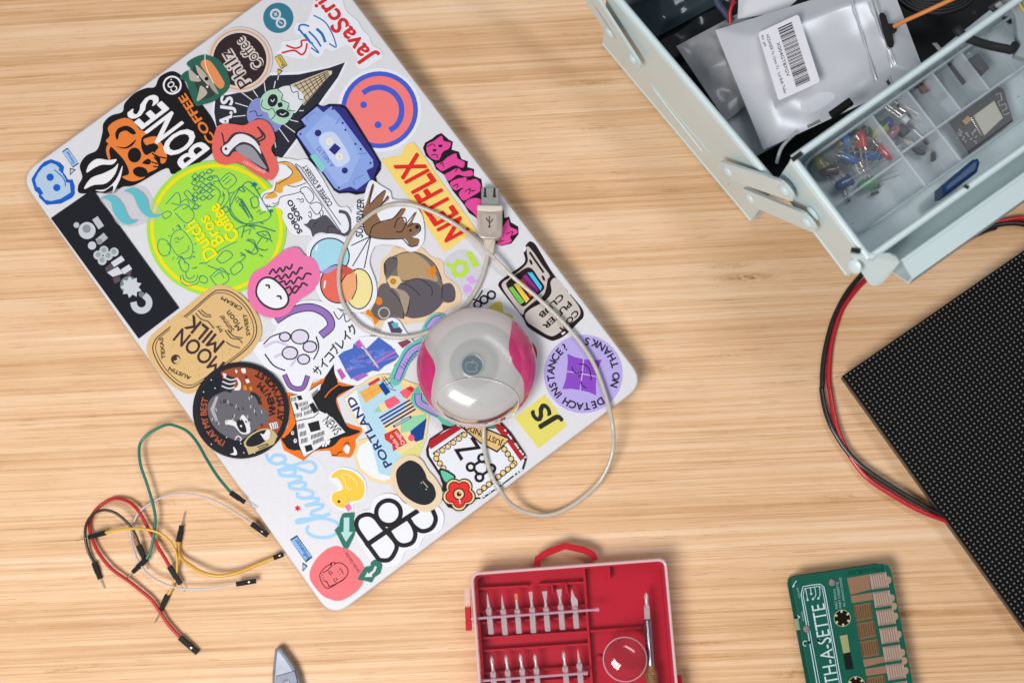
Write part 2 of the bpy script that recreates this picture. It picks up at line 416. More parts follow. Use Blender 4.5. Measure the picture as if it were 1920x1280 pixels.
# blue robot-face badge and the little name tags
S = Sticker('Z7', 0, 'blue robot face sticker with two dots', '#1c5fc6', '560,330 700,380 770,450 755,540 800,600 830,655 905,655 940,760 940,890 900,945 720,1040 490,1060 370,940 360,880 300,830 245,650 300,560 380,440 450,370', False)
S.f('#b4cbe2', '560,390 640,420 695,470 680,500 740,560 790,650 800,700 860,710 875,860 720,960 560,1000 470,980 400,900 440,880 380,780 335,770 305,660 350,560 430,460')
S.c('#1c5fc6', 546, 618, 60).c('#1c5fc6', 653, 785, 58).l('#1c5fc6', 16, '615,500 720,590 780,680 790,760').done()
def name_tag(view, lvl, label, rect, col, txt, A, B, h, tri, trc):
    S = Sticker(view, lvl, label, '#2b3350', rect, False)
    q = pts2(rect); cx = sum(p[0] for p in q) / 4; cy = sum(p[1] for p in q) / 4; k = 0.88
    S.f(col, [(cx + (a - cx) * 0.92, cy + (b - cy) * k) for a, b in q]); S.t('#27314f', txt, A, B, h, 0.01)
    S.f('#2b3350', tri); q = pts2(tri); cx = sum(p[0] for p in q) / 3; cy = sum(p[1] for p in q) / 3
    S.f(trc, [(cx + (a - cx) * 0.62, cy + (b - cy) * 0.62) for a, b in q]); S.done()
name_tag('Z7', 0, 'small blue tag sticker reading Genius', '825,145 1005,400 910,465 735,210', '#9fc3f2', 'Genius', (945, 390), (835, 205), 46, '860,470 960,495 860,590', '#b4c8e8')
name_tag('B', 2, 'small yellow tag sticker reading Boo', '575,460 620,435 675,525 628,555', '#e9c642', 'Boo', (662, 520), (615, 452), 28, '600,550 640,572 600,610', '#e9c642')
name_tag('L', 1, 'small blue tag sticker reading Influencer', '272,772 325,738 450,915 400,955', '#86b6ef', 'Influencer', (432, 915), (330, 762), 34, '372,955 412,985 372,1028', '#9cc0ee')

# orange skull coffee sticker
S = Sticker('A', 1, 'black coffee sticker with an orange skull and white flames', '#201e20', '1240,145 1310,170 1345,220 1400,330 1480,400 1600,590 1570,800 1270,965 1200,920 960,1050 850,1070 780,1120 640,1115 510,1120 497,1060 530,990 510,900 560,820 650,770 690,640 700,560 760,500 850,470 870,400 950,320 1040,280 1110,270 1150,190')
O = '#e8823f'
S.b(O, '870,518 940,545 990,610 1050,635 1005,680 1005,760 1040,815 1100,790 1120,850 1135,915 1050,960 1020,1000 930,1025 850,990 905,960 860,850 745,730 720,700 750,660 735,600 780,550')
S.b(O, '735,730 720,780 740,850 755,840 745,780 760,740').b(O, '1020,690 1110,665 1150,700 1205,800 1195,870 1160,880 1150,830 1110,800 1140,750 1100,720 1050,740')
S.b('#201e20', '795,640 820,600 880,580 930,600 960,640 930,650 880,620 830,640 815,690 800,680').b('#201e20', '800,745 880,750 960,690 930,740 870,765')
S.c('#201e20', 948, 815, 54, 60).c('#201e20', 995, 950, 60, 42, 10).b('#201e20', '1010,880 1050,845 1080,860 1065,890')
S.l('#201e20', 11, '1090,800 1120,830', '1105,835 1130,860', '1085,870 1130,885', '1150,830 1200,840', '1100,905 1135,910').b('#201e20', '1040,745 1090,725 1115,760 1060,790')
S.b('#eceaf0', '565,955 585,890 650,845 740,855 805,848 770,890 690,892 630,915', '545,1085 600,1000 700,960 780,920 818,883 790,970 720,1040 620,1055', '635,1095 720,1085 800,1010 852,900 838,990 812,1050 772,1125 775,1060 700,1105')
S.big('#f0eff4', 'BONES', (1545, 765), (1092, 322), (-208, 158), 0.022)
S.t(O, 'COFFEE', (1605, 700), (1352, 318), 66, 0.03)
S.ring('#f0eff4', 1250, 256, 68, 14).t('#f0eff4', 'CO.', (1300, 292), (1242, 206), 55, 0.02).done()
# badger with a roll
S = Sticker('A', 3, 'green ragged sticker of a striped animal carrying an orange roll', '#2f6657', '1520,15 1620,50 1680,130 1712,230 1690,300 1590,380 1500,410 1440,420 1395,330 1360,230 1310,200 1350,150 1400,130 1365,80 1440,30')
S.b('#3a423f', '1420,100 1470,150 1540,230 1590,330 1480,370 1450,300 1420,200').b('#b9b2a4', '1440,95 1520,170 1545,260 1500,220 1460,170', '1390,130 1480,220 1400,220 1385,180', '1480,260 1530,320 1450,385 1460,320')
S.b('#a8a093', '1530,180 1590,260 1620,330 1560,280').b('#e5925c', '1500,55 1560,70 1640,185 1668,250 1635,285 1580,235 1510,140 1478,90')
S.c('#e6e6e6', 1455, 190, 8).c('#e6e6e6', 1530, 270, 9).c('#1c1c1c', 1525, 205, 16).l('#dfe6e0', 7, '1512,15 1520,110 1580,240').done()
# round coffee shop badge in dark brown
S = Sticker('B', 2, 'round dark brown coffee badge with cream hand lettering', '#d8cfcb', [(297 + 262 * math.cos(i * math.pi / 24), 480 + 262 * math.sin(i * math.pi / 24)) for i in range(48)], False)
S.c('#dba57c', 297, 478, 243).c('#dccfc8', 297, 478, 231).c('#38292d', 297, 478, 214)
for col, bo in (('#d9cdc8', 0.085), ('#38292d', 0.0)):
    S.t(col, 'Philz', (390, 665), (215, 385), 105, bo).t(col, 'Coffee', (500, 520), (318, 285), 92, bo)
S.done()
# teal circle with an infinity sign
S = Sticker('B', 0, 'teal round sticker with a white infinity sign', '#3b7b92', [(605 + 121 * math.cos(i * math.pi / 20), 145 + 121 * math.sin(i * math.pi / 20)) for i in range(40)], False)
S.ring('#d3d6e0', 583, 116, 36, 17).ring('#d3d6e0', 627, 186, 34, 17).l('#d3d6e0', 9, '570,108 596,124').l('#d3d6e0', 9, '590,102 577,130').l('#d3d6e0', 9, '615,176 636,192').done()
# script language sticker with a cup
S = Sticker('B', 1, 'white cut-out sticker with red JavaScript lettering and a blue cup', WH, '905,0 880,40 870,95 850,140 830,175 760,185 733,225 745,270 800,300 720,325 640,335 625,390 590,425 650,445 740,470 830,470 862,430 905,460 960,440 985,395 1040,412 1100,385 1165,365 1215,430 1240,480 1222,520 1262,557 1310,545 1400,487 1443,460 1420,400 1360,365 1330,290 1280,240 1240,170 1160,100 1130,40 1100,-40 960,-70')
S.l('#1f74bd', 15, '768,245 778,205 815,200 848,212', '850,255 905,310 945,372').l('#1f74bd', 11, '890,125 980,180 1040,280 1068,378 1015,352', '818,272 868,345 930,425 868,385').l('#1f74bd', 22, '915,235 955,275 980,335').l('#1f74bd', 16, '775,240 850,330 880,350')
S.l('#d23138', 15, '670,365 740,388 790,368 790,330 832,322', '635,425 730,405 790,438 822,410 835,352')
S.t('#d62f35', 'JavaScript', (1385, 462), (885, -172), (-112, 78), 0.025).done()
# cassette, smiley, cone
S = Sticker('B', 0, 'dark pointed sticker with a melting skull ice cream cone', WH, '1165,490 1020,528 760,575 530,580 400,700 200,740 90,760 72,900 90,1000 120,1100 550,1262 640,1282 765,1130 900,905 1000,775 1100,625', False)
S.f('#2f303b', '1140,500 1010,545 770,597 540,605 400,720 200,760 102,778 92,900 108,1000 138,1090 560,1246 636,1264 750,1112 882,900 985,752 1082,620')
S.f('#cbb99c', '1035,570 990,566 700,680 810,845 1032,592').f('#d8cdb8', '1036,568 985,570 1000,618 1034,592')
for k in range(7): S.l('#4b4038', 6, [(740 + k * 38, 672 - k * 14), (835 + k * 26, 815 - k * 27)])
for k in range(5): S.l('#4b4038', 6, [(715 + k * 24, 700 + k * 33), (1000 + k * 4, 572 + k * 9)])
S.b('#8791cd', '470,790 400,805 358,880 360,960 400,1005 480,1012 570,1060 630,1000 580,940 520,890').b('#aed6bd', '720,690 600,712 520,730 465,790 470,880 520,905 545,960 640,1000 705,945 740,880 800,830 790,760').b('#dfe2e8', '610,712 700,688 790,740 805,800 740,905 700,860 650,790')
S.c('#2a2b33', 560, 805, 40, 52, 15).c('#2a2b33', 640, 908, 56, 34, 10).b('#2a2b33', '600,830 630,820 640,850 610,860').l('#dfe2e8', 7, '545,800 560,815 575,795', '620,910 640,920 665,905')
S.l('#2c2d36', 6, '480,800 470,850 520,880 560,870 580,920 545,960', '600,715 640,760 630,800 690,830 680,880 740,890', '700,690 720,740 760,735 770,790 800,800', '375,900 420,890 440,930 480,920', '400,980 440,950 500,970')
S.l('#e6e6ec', 7, '490,650 503,735', '582,650 570,705', '310,740 400,808', '405,725 440,775', '262,825 360,855', '245,935 342,925', '612,1030 688,1135', '655,1000 738,1060', '700,960 762,976', '775,888 806,886', '573,1110 585,1180', '610,590 600,640')
S.t('#e6e7ee', 'A.JS', (228, 1035), (240, 775), (-92, -12), 0.03).done()
S = Sticker('B', 0, 'large round coral smiley sticker with a blue rim', WH, [(1415 + 334 * math.cos(i * math.pi / 32), 880 + 334 * math.sin(i * math.pi / 32)) for i in range(64)], False)
S.c('#4a5fcf', 1415, 880, 308).c('#f37f7d', 1415, 880, 270).l('#4a5fcf', 44, '1290,740 1350,708 1440,702 1530,745 1585,830 1588,930 1550,1005 1505,1038').c('#4a5fcf', 1288, 840, 27).c('#4a5fcf', 1403, 1000, 28).done()
S = Sticker('D', 2, 'light blue cassette tape sticker with a black outline', '#1d1b2a', '915,-22 960,0 1010,-20 1100,-18 1150,5 1210,90 1370,350 1428,450 1425,505 1385,565 1395,600 1290,695 1230,705 1170,690 1090,695 1050,670 960,540 850,420 735,225 745,190 805,150 772,105 795,80', False)
S.f('#35347f', '920,-5 1095,-3 1140,20 1350,345 1412,455 1368,560 1375,595 1285,680 1170,675 1095,680 1060,660 870,410 750,225 815,160 790,100')
S.f('#8ba6e5', '915,0 965,48 1030,-2 1090,60 1362,425 1366,482 1310,510 1342,582 1232,665 1182,640 1092,670 1055,650 872,390 755,222 765,200 832,160 788,106')
S.f('#9bb4ec', '985,60 1120,140 1262,390 1165,600 1085,640 900,365 820,230').b('#c9d6f4', '1000,203 1055,212 1110,280 1172,390 1165,445 1095,483 1050,460 985,360 932,280 945,225').f('#312e7b', '1058,293 1106,332 1056,388 1008,345')
S.c('#ece7d6', 1015, 280, 30).c('#c9d6f4', 1015, 280, 11).c('#ece7d6', 1093, 400, 30).c('#c9d6f4', 1093, 400, 11).c('#312e7b', 923, 212, 27).c('#312e7b', 1137, 512, 25)
for x, y in ((1120, 132), (1142, 187), (1222, 300), (1265, 340), (1040, 20), (1090, 650), (1343, 452), (783, 220)): S.c('#35367f', x, y, 9)
S.f('#85cfd2', '858,395 900,378 988,482 950,528').l('#6f8ede', 8, '1100,90 1065,140', '1240,380 1310,375', '845,115 830,90 900,45', '1215,630 1210,590 1280,550').t('#4d62b5', 'A NELLYS', (1055, 470), (935, 315), 34, 0.0).done()
# sea bird
S = Sticker('D', 5, 'coral sticker of a white and grey seabird', '#e46a63', '100,200 75,320 100,430 180,467 280,450 380,512 480,572 560,582 607,510 590,420 548,340 582,260 540,150 470,103 390,120 330,150 220,138 130,150')
S.b('#3d3741', '148,208 165,225 182,285 235,222 300,203 400,230 462,300 450,320 490,390 535,517 470,495 300,375 250,362 210,402 165,385 138,335 165,300').l('#3d3741', 15, '440,165 500,245 420,290', '460,190 478,235 430,262')
S.b('#e7e6ec', '205,290 270,225 350,228 430,285 468,380 400,308 320,283 262,315 225,352 198,385 165,368 158,325').b('#99969f', '265,345 330,303 405,335 465,420 512,500 400,440').c('#3d3741', 186, 338, 12)
S.t('#f3c9c4', '@ABDITOWEST', (505, 520), (330, 425), 24, 0.0).done()
# lime green round coffee sticker
S = Sticker((0, 0, 1), 2, 'large lime green round sticker with teal doodles and yellow Dutch Bros lettering', '#a5e04a', [(406 + 131 * math.cos(i * math.pi / 32), 428 + 127 * math.sin(i * math.pi / 32)) for i in range(64)], False)
S.ring('#f0e01a', 406, 428, 121, 6.5, 117.5); S.view = VIEW['C']; T = '#2b7f7c'; W6 = 6
S.l(T, W6, '1020,760 1040,680 1100,640 1160,690 1200,770 1190,850 1140,875 1070,840 1020,760', '1060,740 1090,745', '1100,720 1130,700', '1100,840 1160,810 1170,770')
for k in range(14):
    a = k * math.pi / 7; S.l(T, W6, [(1112 + 100 * math.cos(a), 758 + 135 * math.sin(a)), (1112 + 118 * math.cos(a), 758 + 160 * math.sin(a))])
S.l(T, W6, '920,760 940,720 990,730 1020,780 1010,840 960,850 925,810 920,760', '1050,490 1130,440 1190,480 1210,540 1150,590 1060,510', '1100,430 1150,400 1170,450 1120,480', '1130,350 1160,330 1200,380 1220,440 1170,400 1130,350', '950,520 1000,495 1030,520 980,555 950,520', '985,440 1080,345 1100,440 1030,430')
S.l(T, W6, '1100,1010 1110,1060 1160,1090 1240,1070 1260,1010', '1120,1000 1130,1040 1170,1065 1225,1050 1240,1005', '1145,985 1150,1020 1180,1035 1215,1010', '1090,900 1110,870 1140,900 1170,930 1150,980 1110,960 1090,900', '1250,1030 1280,1010 1320,1040 1300,1070 1260,1060', '1340,1020 1430,950 1490,1040 1400,1090 1340,1020', '1370,1020 1420,985 1450,1030')
S.l(T, W6, '1500,960 1570,900 1600,950 1530,1005 1500,960', '1390,880 1460,810 1520,850 1440,910 1390,880', '1300,920 1430,800 1550,740', '1320,930 1500,1000', '1580,300 1510,380 1500,470 1560,560 1700,640', '1600,290 1700,370', '1540,410 1570,390 1680,550 1650,580', '1570,430 1650,545', '1590,415 1665,530')
S.l(T, W6, '1410,260 1490,190 1550,250 1470,320 1410,260', '1440,260 1490,215', '1460,280 1510,240', '1330,230 1380,210 1410,250 1360,260', '1330,280 1380,300 1420,350 1400,420', '1480,330 1490,400 1420,490', '1440,340 1450,400 1410,470', '1640,720 1690,730 1700,780 1660,830 1620,800', '1545,640 1620,610 1700,620', '1610,660 1660,640 1650,680')
for k in range(16):
    x = 1200 + 55 * (k % 3) + rnd.uniform(-8, 8); y = 215 + 48 * (k // 3) + rnd.uniform(-8, 8) - 15 * (k % 3)
    S.l(T, W6, [(x, y), (x + 25, y - 20), (x + 42, y + 2), (x + 18, y + 18), (x - 4, y + 4)], [(x + 40, y), (x + 62, y - 12)])
for k in range(22):
    a = rnd.uniform(0, 6.28); r = rnd.uniform(250, 440); x = 1390 + r * math.cos(a); y = 632 + r * math.sin(a)
    S.l(T, 5, [(x, y), (x + rnd.uniform(10, 35), y - rnd.uniform(-15, 25)), (x + rnd.uniform(20, 50), y + rnd.uniform(-15, 25))])
# the van and the dancers sit further right, in the next view
S.view = VIEW['D']
S.l(T, W6, '290,660 380,605 500,790 545,870 480,920 320,935 230,870 220,800 290,660', '270,770 310,745 395,895', '300,760 370,890', '380,740 430,720 450,790 400,810 380,740', '310,640 340,680', '455,860 500,840', '130,830 190,800 200,840 140,850', '320,960 420,950 580,1000', '330,970 310,1050', '430,1010 510,1000 540,1060 470,1040 430,1010', '350,1070 400,1090 440,1160 400,1180 360,1150', '470,1050 430,1120 490,1150 520,1140', '300,1170 340,1200 290,1250')
S.f('#2274a0', '385,618 410,605 438,625 415,648', '530,830 555,825 565,840 545,848')
S.view = VIEW['C']
S.t('#f3ea18', 'Dutch', (1400, 842), (1215, 560), 108, 0.02).t('#f3ea18', 'Bros', (1455, 735), (1318, 520), 100, 0.02).t('#f3ea18', 'Coffee', (1580, 700), (1400, 428), 100, 0.035).done()
# dark strip with grey building-block letters
S = Sticker('C', 2, 'long dark grey strip sticker with frosted white block letters', '#23252b', '65,550 400,318 1093,1269 768,1514', False)
S.c('#c6cbd3', 355, 650, 68).c('#8d9499', 352, 635, 34).c('#b9bfc9', 270, 606, 23).l('#bcc2ca', 52, '425,560 462,615').c('#c6cbd3', 395, 770, 33).l('#b4babf', 54, '450,735 495,697').c('#8d9499', 455, 738, 24)
for x, y in ((490, 808), (572, 822), (442, 846), (525, 852), (476, 890)): S.c('#c0c7cc', x, y, 36)
for x, y in ((490, 805), (570, 818), (445, 843), (523, 848), (476, 884)): S.c('#99a3a6', x, y, 21)
S.f('#d2d4de', '545,905 630,850 657,887 572,942', '515,985 600,938 645,992 562,1020', '625,962 690,920 716,957 652,1000').f('#5b4e5c', '498,950 545,910 575,950 512,988', '660,1000 716,960 700,1020', '560,1030 615,1010 625,1050 575,1075')
S.c('#76857f', 690, 1085, 70)
S.f('#c9d0d8', [(708 + (88 if i % 2 else 60) * math.cos(i * math.pi / 9), 1102 + (88 if i % 2 else 60) * math.sin(i * math.pi / 9)) for i in range(18)])
S.arc('#c3c9d1', 52, 790, 1228, 62, -60, 175).c('#777f83', 790, 1160, 22); S.done()
S = Sticker('C', 4, 'pair of teal wave shapes on clear film', CLR, '455,390 560,330 650,310 800,300 880,400 960,520 900,570 800,600 700,625 600,600 540,500')
S.b('#62bcc9', '458,396 520,368 580,378 640,440 670,510 700,560 762,572 700,600 640,590 590,540 560,480 545,425 500,395', '648,335 710,312 770,330 830,390 850,470 890,518 950,525 880,547 810,520 760,450 730,380 690,345').done()
# cafe cats
S = Sticker('D', 3, 'white cafe sticker with an orange cat and a black cat at a counter', WH, '600,412 700,418 760,428 850,430 960,580 1080,790 1160,805 1200,890 1195,1000 1130,1060 1010,1040 960,1042 880,1055 850,1030 740,1030 690,990 640,890 640,840 580,800 490,835 445,760 480,690 555,650 570,600 575,540 568,460')
S.b('#e6a84c', '600,448 660,442 740,485 775,540 800,585 715,620 650,640 635,690 575,675 600,600 690,560 715,520 680,478').b('#e6a84c', '495,735 520,700 570,680 600,715 560,735')
S.l(BK, 6, '600,450 670,440 740,480 800,565 832,600', '590,600 568,680 500,700 478,745 520,800 600,785 622,725 720,700 790,680', '600,620 690,565 718,520 680,478', '680,630 740,640 830,610', '515,780 525,805 540,785', '560,770 580,780 600,765')
S.f('#dfe2ea', '740,465 775,462 1112,1000 1085,960').l('#33323a', 6, '740,462 1108,1002', '785,490 1105,945', '745,458 790,490')
S.l('#33323a', 6, '800,690 850,770 888,735 880,690 835,645 795,650 780,675 800,700', '855,795 905,860 935,845 955,800 920,765 860,780', '935,850 950,880 965,850 955,830', '752,742 772,738 780,750 800,735 805,760 780,765', '845,850 860,840 870,865 865,890 845,870')
S.b('#54525b', '808,942 835,935 865,900 905,900 970,868 1012,890 1120,1012 1182,970 1170,1030 1060,1032 960,1008 905,1020 880,1042 860,985').l('#54525b', 26, '1095,838 1150,855 1182,930 1178,990').l('#2a2a30', 5, '890,930 905,935 915,925', '880,950 900,960', '1000,1000 1010,960 1060,960')
S.t('#3a3942', 'COFFEE & DESSERT', (1042, 782), (828, 460), 38, 0.02).t('#2f2e37', 'SORO', (800, 900), (705, 738), 40, 0.04).t('#2f2e37', 'SORO', (800, 1002), (705, 843), 40, 0.04).done()
# dog hanging from balloons
S = Sticker('D', 5, 'white cut-out sticker of a brown dog lifted by three balloons', WH, '1350,588 1430,635 1500,680 1520,740 1610,748 1680,768 1750,860 1772,960 1768,1080 1710,1150 1650,1160 1590,1122 1460,1100 1395,1112 1365,1140 1335,1250 1385,1400 1392,1520 1350,1600 1270,1645 1180,1640 1050,1600 950,1550 900,1440 915,1345 845,1240 835,1130 890,1045 1000,1015 1110,1030 1180,1060 1190,960 1190,850 1235,765 1290,730 1310,650')
DG = '#8a6850'
S.c(BK, 1018, 1197, 160, 150).c('#a6d8ea', 1018, 1197, 150, 140).c(BK, 1088, 1417, 150, 158).c('#e56b5c', 1088, 1417, 141, 149).c(BK, 1250, 1457, 112, 165).c('#efe0a0', 1250, 1457, 103, 156)
S.b('#eda878', '1110,1500 1105,1420 1150,1350 1205,1320 1228,1370 1225,1450 1195,1530 1150,1560').l(BK, 8, '1228,1340 1232,1450 1195,1540', '1100,1420 1150,1345 1220,1310').b('#a99ad0', '945,1325 1000,1290 1060,1270 1080,1278 1010,1330').l('#f6f2f0', 12, '980,1395 972,1450', '905,1150 920,1110').b('#c95a4a', '1100,1320 1130,1280 1180,1290 1210,1320 1150,1345')
S.b(DG, '1355,625 1372,640 1340,775 1410,705 1460,668 1465,690 1440,760 1480,715 1490,740 1420,800 1395,850 1410,890 1440,920 1520,890 1590,815 1625,825 1580,900 1600,890 1640,940 1700,850 1712,850 1680,930 1735,945 1742,985 1680,1040 1732,1060 1720,1108 1660,1118 1610,1055 1460,1060 1340,1040 1290,980 1275,860 1310,770')
S.l(BK, 8, '1360,628 1345,700 1338,778 1400,715 1455,670', '1480,715 1420,800', '1275,860 1290,980 1340,1040 1460,1060 1600,1056', '1590,818 1530,890 1430,920 1360,960 1335,1040', '1535,970 1560,900 1620,890 1625,940 1590,1000 1550,1000', '1620,950 1690,860 1700,850', '1640,960 1690,935 1735,945 1742,990 1690,1035', '1600,1055 1660,1118 1722,1108', '1340,1040 1190,1110', '1340,1040 1200,1275', '1345,1040 1293,1290').c(BK, 1663, 990, 11).c(BK, 1716, 962, 16)
S.t('#2f2e35', 'SUNRIVER', (1280, 1050), (1292, 742), (-55, -10), 0.02).done()
# streaming logo
S = Sticker('E', 1, 'yellow strip sticker with red NETFLIX lettering', '#f6d677', '395,293 432,315 660,640 893,965 885,1012 780,1075 680,1147 630,1128 400,780 167,450 178,420 235,402 300,392 340,315')
S.big('#e02d28', 'NETFLIX', (850, 985), (432, 372), (-182, 98), 0.03).done()
# pink graffiti
S = Sticker('E', 0, 'hot pink graffiti lettering sticker with a black jagged outline', '#231b20', '630,212 690,265 722,282 712,345 770,362 790,420 842,438 838,485 892,500 890,555 950,580 960,650 1000,720 1080,800 1130,830 1135,890 1172,880 1185,925 1245,960 1248,1020 1190,1095 1110,1115 1060,1092 1000,1000 910,890 850,850 815,790 775,740 720,672 690,620 650,545 585,500 560,440 505,395 482,330 500,288 555,258 590,228', False)
PK = '#e24c9b'
S.b(PK, '510,340 520,300 570,275 630,235 650,275 705,290 690,335 640,365 610,425 560,420 525,385', '585,465 640,440 680,405 745,375 760,415 815,445 800,490 740,470 690,490 640,515 610,500', '655,545 700,520 760,490 800,520 870,510 880,550 820,560 760,545 700,590 670,580', '698,615 750,580 820,565 850,590 910,580 945,640 880,670 800,650 740,670', '770,690 820,650 880,680 930,650 935,680 870,720 820,750 790,740', '818,780 870,735 940,740 950,800 930,890 880,845', '1075,1090 1110,1060 1105,1000 1130,950 1165,905 1180,960 1232,985 1235,1015 1180,1040 1190,1080 1110,1108')
S.c('#231b20', 575, 350, 16, 11).c('#231b20', 622, 315, 18, 11).l('#231b20', 7, '550,390 590,385 600,410', '520,320 560,300 580,320', '620,460 640,450 645,480', '700,510 760,490 740,520', '780,570 830,565 835,600', '720,640 760,620 755,650', '820,680 860,655 850,700', '1150,1020 1200,1000 1190,1030', '1100,1080 1130,1070').done()
# paper-cut letters near the mouse
S = Sticker('G', 0, 'lime green hexagon ring and bar on clear film', CLR, '1160,170 1330,70 1470,200 1460,420 1330,450 1200,330')
S.l('#bade48', 42, [(1290 + 58 * math.cos(i * math.pi / 3 + 0.2), 230 + 58 * math.sin(i * math.pi / 3 + 0.2)) for i in range(6)], smooth=False, closed=True).f('#bade48', '1335,105 1378,88 1447,203 1402,226', '1172,185 1200,178 1225,205 1195,220').f('#d7a4ea', '1338,305 1392,285 1412,318 1440,315 1435,335 1375,350').c('#d7a4ea', 1350, 390, 34).done()
S = Sticker('H', 0, 'small black knot logo sticker of linked loops', CLR, '110,600 150,550 200,480 260,480 300,530 270,570 210,600 160,640 120,630')
S.ring('#221e24', 152, 600, 28, 15).ring('#221e24', 203, 562, 30, 15).ring('#221e24', 262, 525, 30, 15).l('#221e24', 12, '90,545 140,560 190,490').done()
Sticker('H', 0, 'muddy yellow crown-shaped sticker half under the mouse', '#cdc257', '235,642 300,580 345,585 360,660 400,675 430,690 420,740 300,720').done()
Sticker('K', 0, 'small red rounded sticker peeking out beside the mouse', '#c4181c', '560,185 590,182 615,215 628,262 618,320 596,345 560,330').c('#b01015', 590, 260, 14).done()
S = Sticker('K', 0, 'upper of two tiny blue dot stickers beside the mouse', '#4a7fd0', [(484 + 13 * math.cos(i * math.pi / 8), 68 + 13 * math.sin(i * math.pi / 8)) for i in range(16)], False)
S.done()
Sticker('K', 0, 'lower of two tiny blue dot stickers beside the mouse', '#4a7fd0', [(525 + 12 * math.cos(i * math.pi / 8), 118 + 12 * math.sin(i * math.pi / 8)) for i in range(16)], False).done()
# computer club
S = Sticker('H', 0, 'grey old computer sticker with a colour-bar screen and club lettering', '#281c21', '560,100 605,112 645,170 740,330 825,440 930,560 992,640 998,700 960,742 860,840 785,882 720,882 560,785 508,700 342,490 320,430 380,375 490,300 532,250 520,170')
CR = '#cbc2bc'
S.b(CR, '552,135 600,185 668,285 728,368 712,400 700,470 672,535 600,580 530,640 506,682 420,570 352,470 352,425 410,385 510,312 553,255 545,180').b(CR, '765,388 800,405 880,510 962,620 968,690 900,750 780,842 720,848 630,795 555,745 530,690 570,640 690,572 742,505 735,425')
S.b('#281c21', '540,308 590,318 640,390 685,455 670,492 600,550 530,612 490,602 430,525 382,450 392,415 460,360').f('#79c353', '400,470 430,455 527,578 492,602').f('#efc656', '440,440 472,430 567,557 540,588').f('#e4563f', '490,405 512,390 602,508 572,542').f('#93308d', '510,380 540,358 642,488 615,520').f('#4cc3ee', '550,345 588,345 667,458 655,490')
S.l('#281c21', 17, '570,185 622,262 678,342').c('#281c21', 578, 262, 10, 24, -25).c('#281c21', 678, 390, 10, 24, -25)
S.t('#281c21', 'COM', (935, 640), (805, 790), 44, 0.03).t('#281c21', 'PUTER', (880, 572), (668, 770), 44, 0.03).t('#281c21', 'CLUB', (818, 512), (636, 682), 44, 0.03)
S.f('#e6e6ec', '525,130 545,145 530,180 515,175', '868,485 890,490 900,515 885,520', '745,310 760,325 750,330', '820,830 850,815 855,825 830,845').done()
# purple round sticker
S = Sticker('K', 0, 'round lilac sticker with Detach instance No thanks lettering and purple windows', '#b8abe8', [(997 + 315 * math.cos(i * math.pi / 32), 430 + 313 * math.sin(i * math.pi / 32)) for i in range(64)], False)
S.f('#8c4dc6', [(a[0], a[1]) for a in pts2('870,268 930,295 1000,312 1075,320 1146,315 1118,380 1102,450 1098,520 1102,602 1040,575 970,560 900,548 830,552 855,480 866,410 873,340')]).l('#cdb4ec', 8, '1000,312 988,430 972,560', '866,410 985,428 1100,452')
S.l('#2a2330', 9, '908,375 918,408 950,425 985,412 960,455', '965,350 1015,360 1050,405 1060,478', '980,490 985,520 1020,540')
S.at('#2b2733', 'DETACH INSTANCE?', 997, 430, 232, 52, 242, 56, 0.03).at('#2b2733', 'NO THANKS', 997, 430, 290, 24, -90, 56, 0.03, True).done()
S = Sticker('K', 0, 'yellow square sticker with dark JS lettering', '#e1d86c', '685,595 770,700 867,842 755,935 640,1027 545,905 448,780 565,688', False)
S.big('#302b2a', 'JS', (795, 822), (694, 658), (-122, 74), 0.03).done()
# kidney bean, duck, petals
S = Sticker('L', 4, 'black kidney bean shape sticker with a cream border', '#e6cfb0', '1230,95 1320,130 1380,220 1440,290 1490,390 1470,490 1380,547 1280,530 1180,460 1100,370 1080,260 1110,160')
S.b('#2a2c32', '1220,140 1300,165 1350,230 1372,290 1420,340 1440,420 1400,480 1330,495 1240,460 1160,390 1125,300 1130,210').arc('#44464d', 4, 1360, 340, 50, 150, 280).l('#d8d8d8', 5, '1335,308 1375,356').c('#d8d8d8', 1323, 320, 4).c('#d8d8d8', 1362, 370, 5).done()
S = Sticker('L', 1, 'yellow rubber duck sticker with a pink beak', WH, '700,193 790,218 862,280 887,370 862,452 785,482 778,525 740,562 690,540 640,522 593,470 600,405 655,362 588,292 598,248 640,212')
S.b('#f4c94c', '690,210 780,235 850,300 870,380 840,450 760,470 722,490 700,522 640,502 605,450 620,400 692,370 680,320 650,280 604,278 612,250 650,220').f('#ee7bac', '742,478 768,520 738,553 708,508').c('#4a2a58', 663, 468, 12).l('#fbe9b4', 6, '690,245 750,262 800,310 808,348', '690,245 682,268 712,298 722,350 762,376').done()
S = Sticker('L', 2, 'white sticker with a bold black six-petal outline logo', WH, '1040,403 1130,420 1190,480 1300,500 1440,498 1502,580 1475,700 1350,742 1300,835 1200,862 1150,955 1040,992 930,950 850,830 775,690 778,610 850,545 915,525 950,440')
S.ring('#221f25', 1060, 557, 98, 36).l('#221f25', 40, '885,815 1080,682 1290,545', smooth=False).l('#221f25', 36, '985,935 880,790 808,680 815,605 880,572 945,590 1010,670 1120,800 1108,880 1060,935 985,935', closed=False).l('#221f25', 36, '1060,700 1120,790 1180,818 1250,795 1275,730 1255,660 1205,590', '1220,600 1262,665 1330,705 1405,680 1438,610 1415,540').done()
